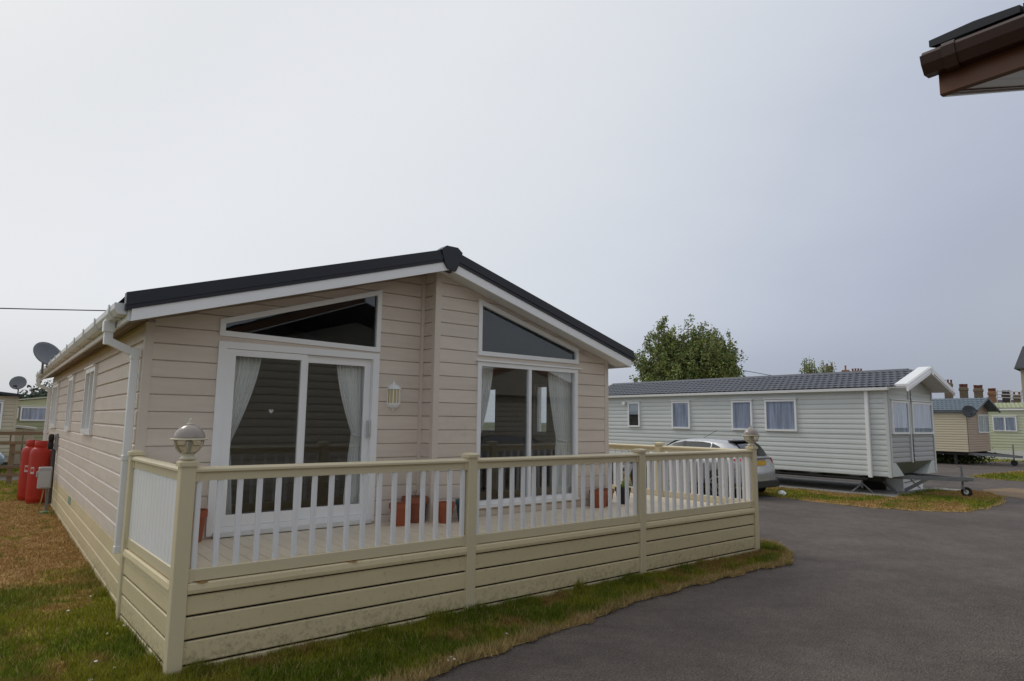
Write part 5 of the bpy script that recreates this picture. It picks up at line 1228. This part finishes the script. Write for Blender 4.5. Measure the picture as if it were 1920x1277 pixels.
B().prism([(nx0+.112, nz0-.155), (NXW+.05, nz0-.155), (NXW+.05, nz0-.145), (nx0+.112, nz0-.145)], PY, ny0-10, ny0-.75).build('soffit', M_NSOF, nl)
tr = B()
for r in range(8):
    xa = nx0+.03+r*.42
    for k in range(34):
        y1 = ny0-.02-k*.30; zz = nz0+.016+(xa-nx0)*NS
        tr.add([(xa, y1, zz+.0), (xa, y1-.29, zz+.0), (xa, y1, zz+.028), (xa, y1-.15, zz+.036), (xa, y1-.29, zz+.028), (xa+.46, y1, zz+.46*NS), (xa+.46, y1-.15, zz+.46*NS+.008), (xa+.46, y1-.29, zz+.46*NS)], [(0, 1, 4, 3, 2), (2, 3, 6, 5), (3, 4, 7, 6), (0, 2, 5), (1, 7, 4)])
tr.build('roof_tiles', M_NTILE, nl, kind='stuff')
NX1 = nx0+7.2; NR = (nx0+NX1)/2
B().add([(nx0+3.3, ny0-.05, nz0+.03+3.3*NS), (nx0+3.3, ny0-10, nz0+.03+3.3*NS), (NX1, ny0-10, nz0), (NX1, ny0-.05, nz0)], [(0, 1, 2, 3)]).build('roof', M_NTILE, nl)
nb_ = B(); nb_.box(NXW+.02, NX1-.48, NYW-9.5, NYW-.02, -.1, nz0-.16); nb_.prism([(NXW+.02, nz0-.16), (NX1-.5, nz0-.16), (NR, nz0+.75)], PY, NYW-9.5, NYW-.02)
nb_.build('body', M_NSID, nl)
lap(lambda u, z, w: (u, NYW+w, z), None, NXW, NX1-.48, .0, nz0-.16, .165, M_NSID, 'front_siding', nl)
lap(lambda u, z, w: (NXW-w, u, z), None, NYW-9.5, NYW, .0, nz0-.16, .165, M_NSID, 'side_siding', nl)
n2 = thing('neighbour_lodge', 'dark brown lodge seen only as a reflection in the tall window', 'lodge', (9.6, -10.6, 0))
B().box(.02, 6.5, -8, -.02, -.1, 2.7).prism([(-.2, 2.7), (6.7, 2.7), (3.25, 3.75)], PY, -8, .25).build('body', M_NSID, n2)
lap(lambda u, z, w: (u, w, z), None, 0, 6.5, .0, 2.7, .165, M_NSID, 'front_siding', n2)
B().prism([(-.35, 2.62), (3.25, 3.72), (6.85, 2.62), (6.85, 2.8), (3.25, 3.92), (-.35, 2.8)], PY, .25, .3).build('barge_board', M_BRNF, n2)

# two rusty dead leaves on the deck edge
M_DLEAF = mat('dead_leaf', (.42, .20, .05), .8, .2, 30)
for x, lb in ((.19, 'orange dead leaf on the deck edge by the near corner post'), (1.36, 'small orange dead leaf on the deck edge midway along the first bay')):
    b = B()
    for k in range(4):
        cx_, cy_, a_ = random.uniform(-.035, .035), random.uniform(-.008, .008), random.uniform(-.5, .5)
        b.prism([(cx_-.03, cy_), (cx_-.01, cy_-.009), (cx_+.015, cy_-.008), (cx_+.032, cy_+.002), (cx_+.01, cy_+.01), (cx_-.015, cy_+.008)], lambda u, z, w: (u*math.cos(a_)-z*math.sin(a_), u*math.sin(a_)+z*math.cos(a_), w+.012*abs(u)), 0, .0025)
    o = b.build('dead_leaf', M_DLEAF); o.location = (x, -1.798, .646); tag(o, lb, 'leaf', 'dead leaves on the deck edge')
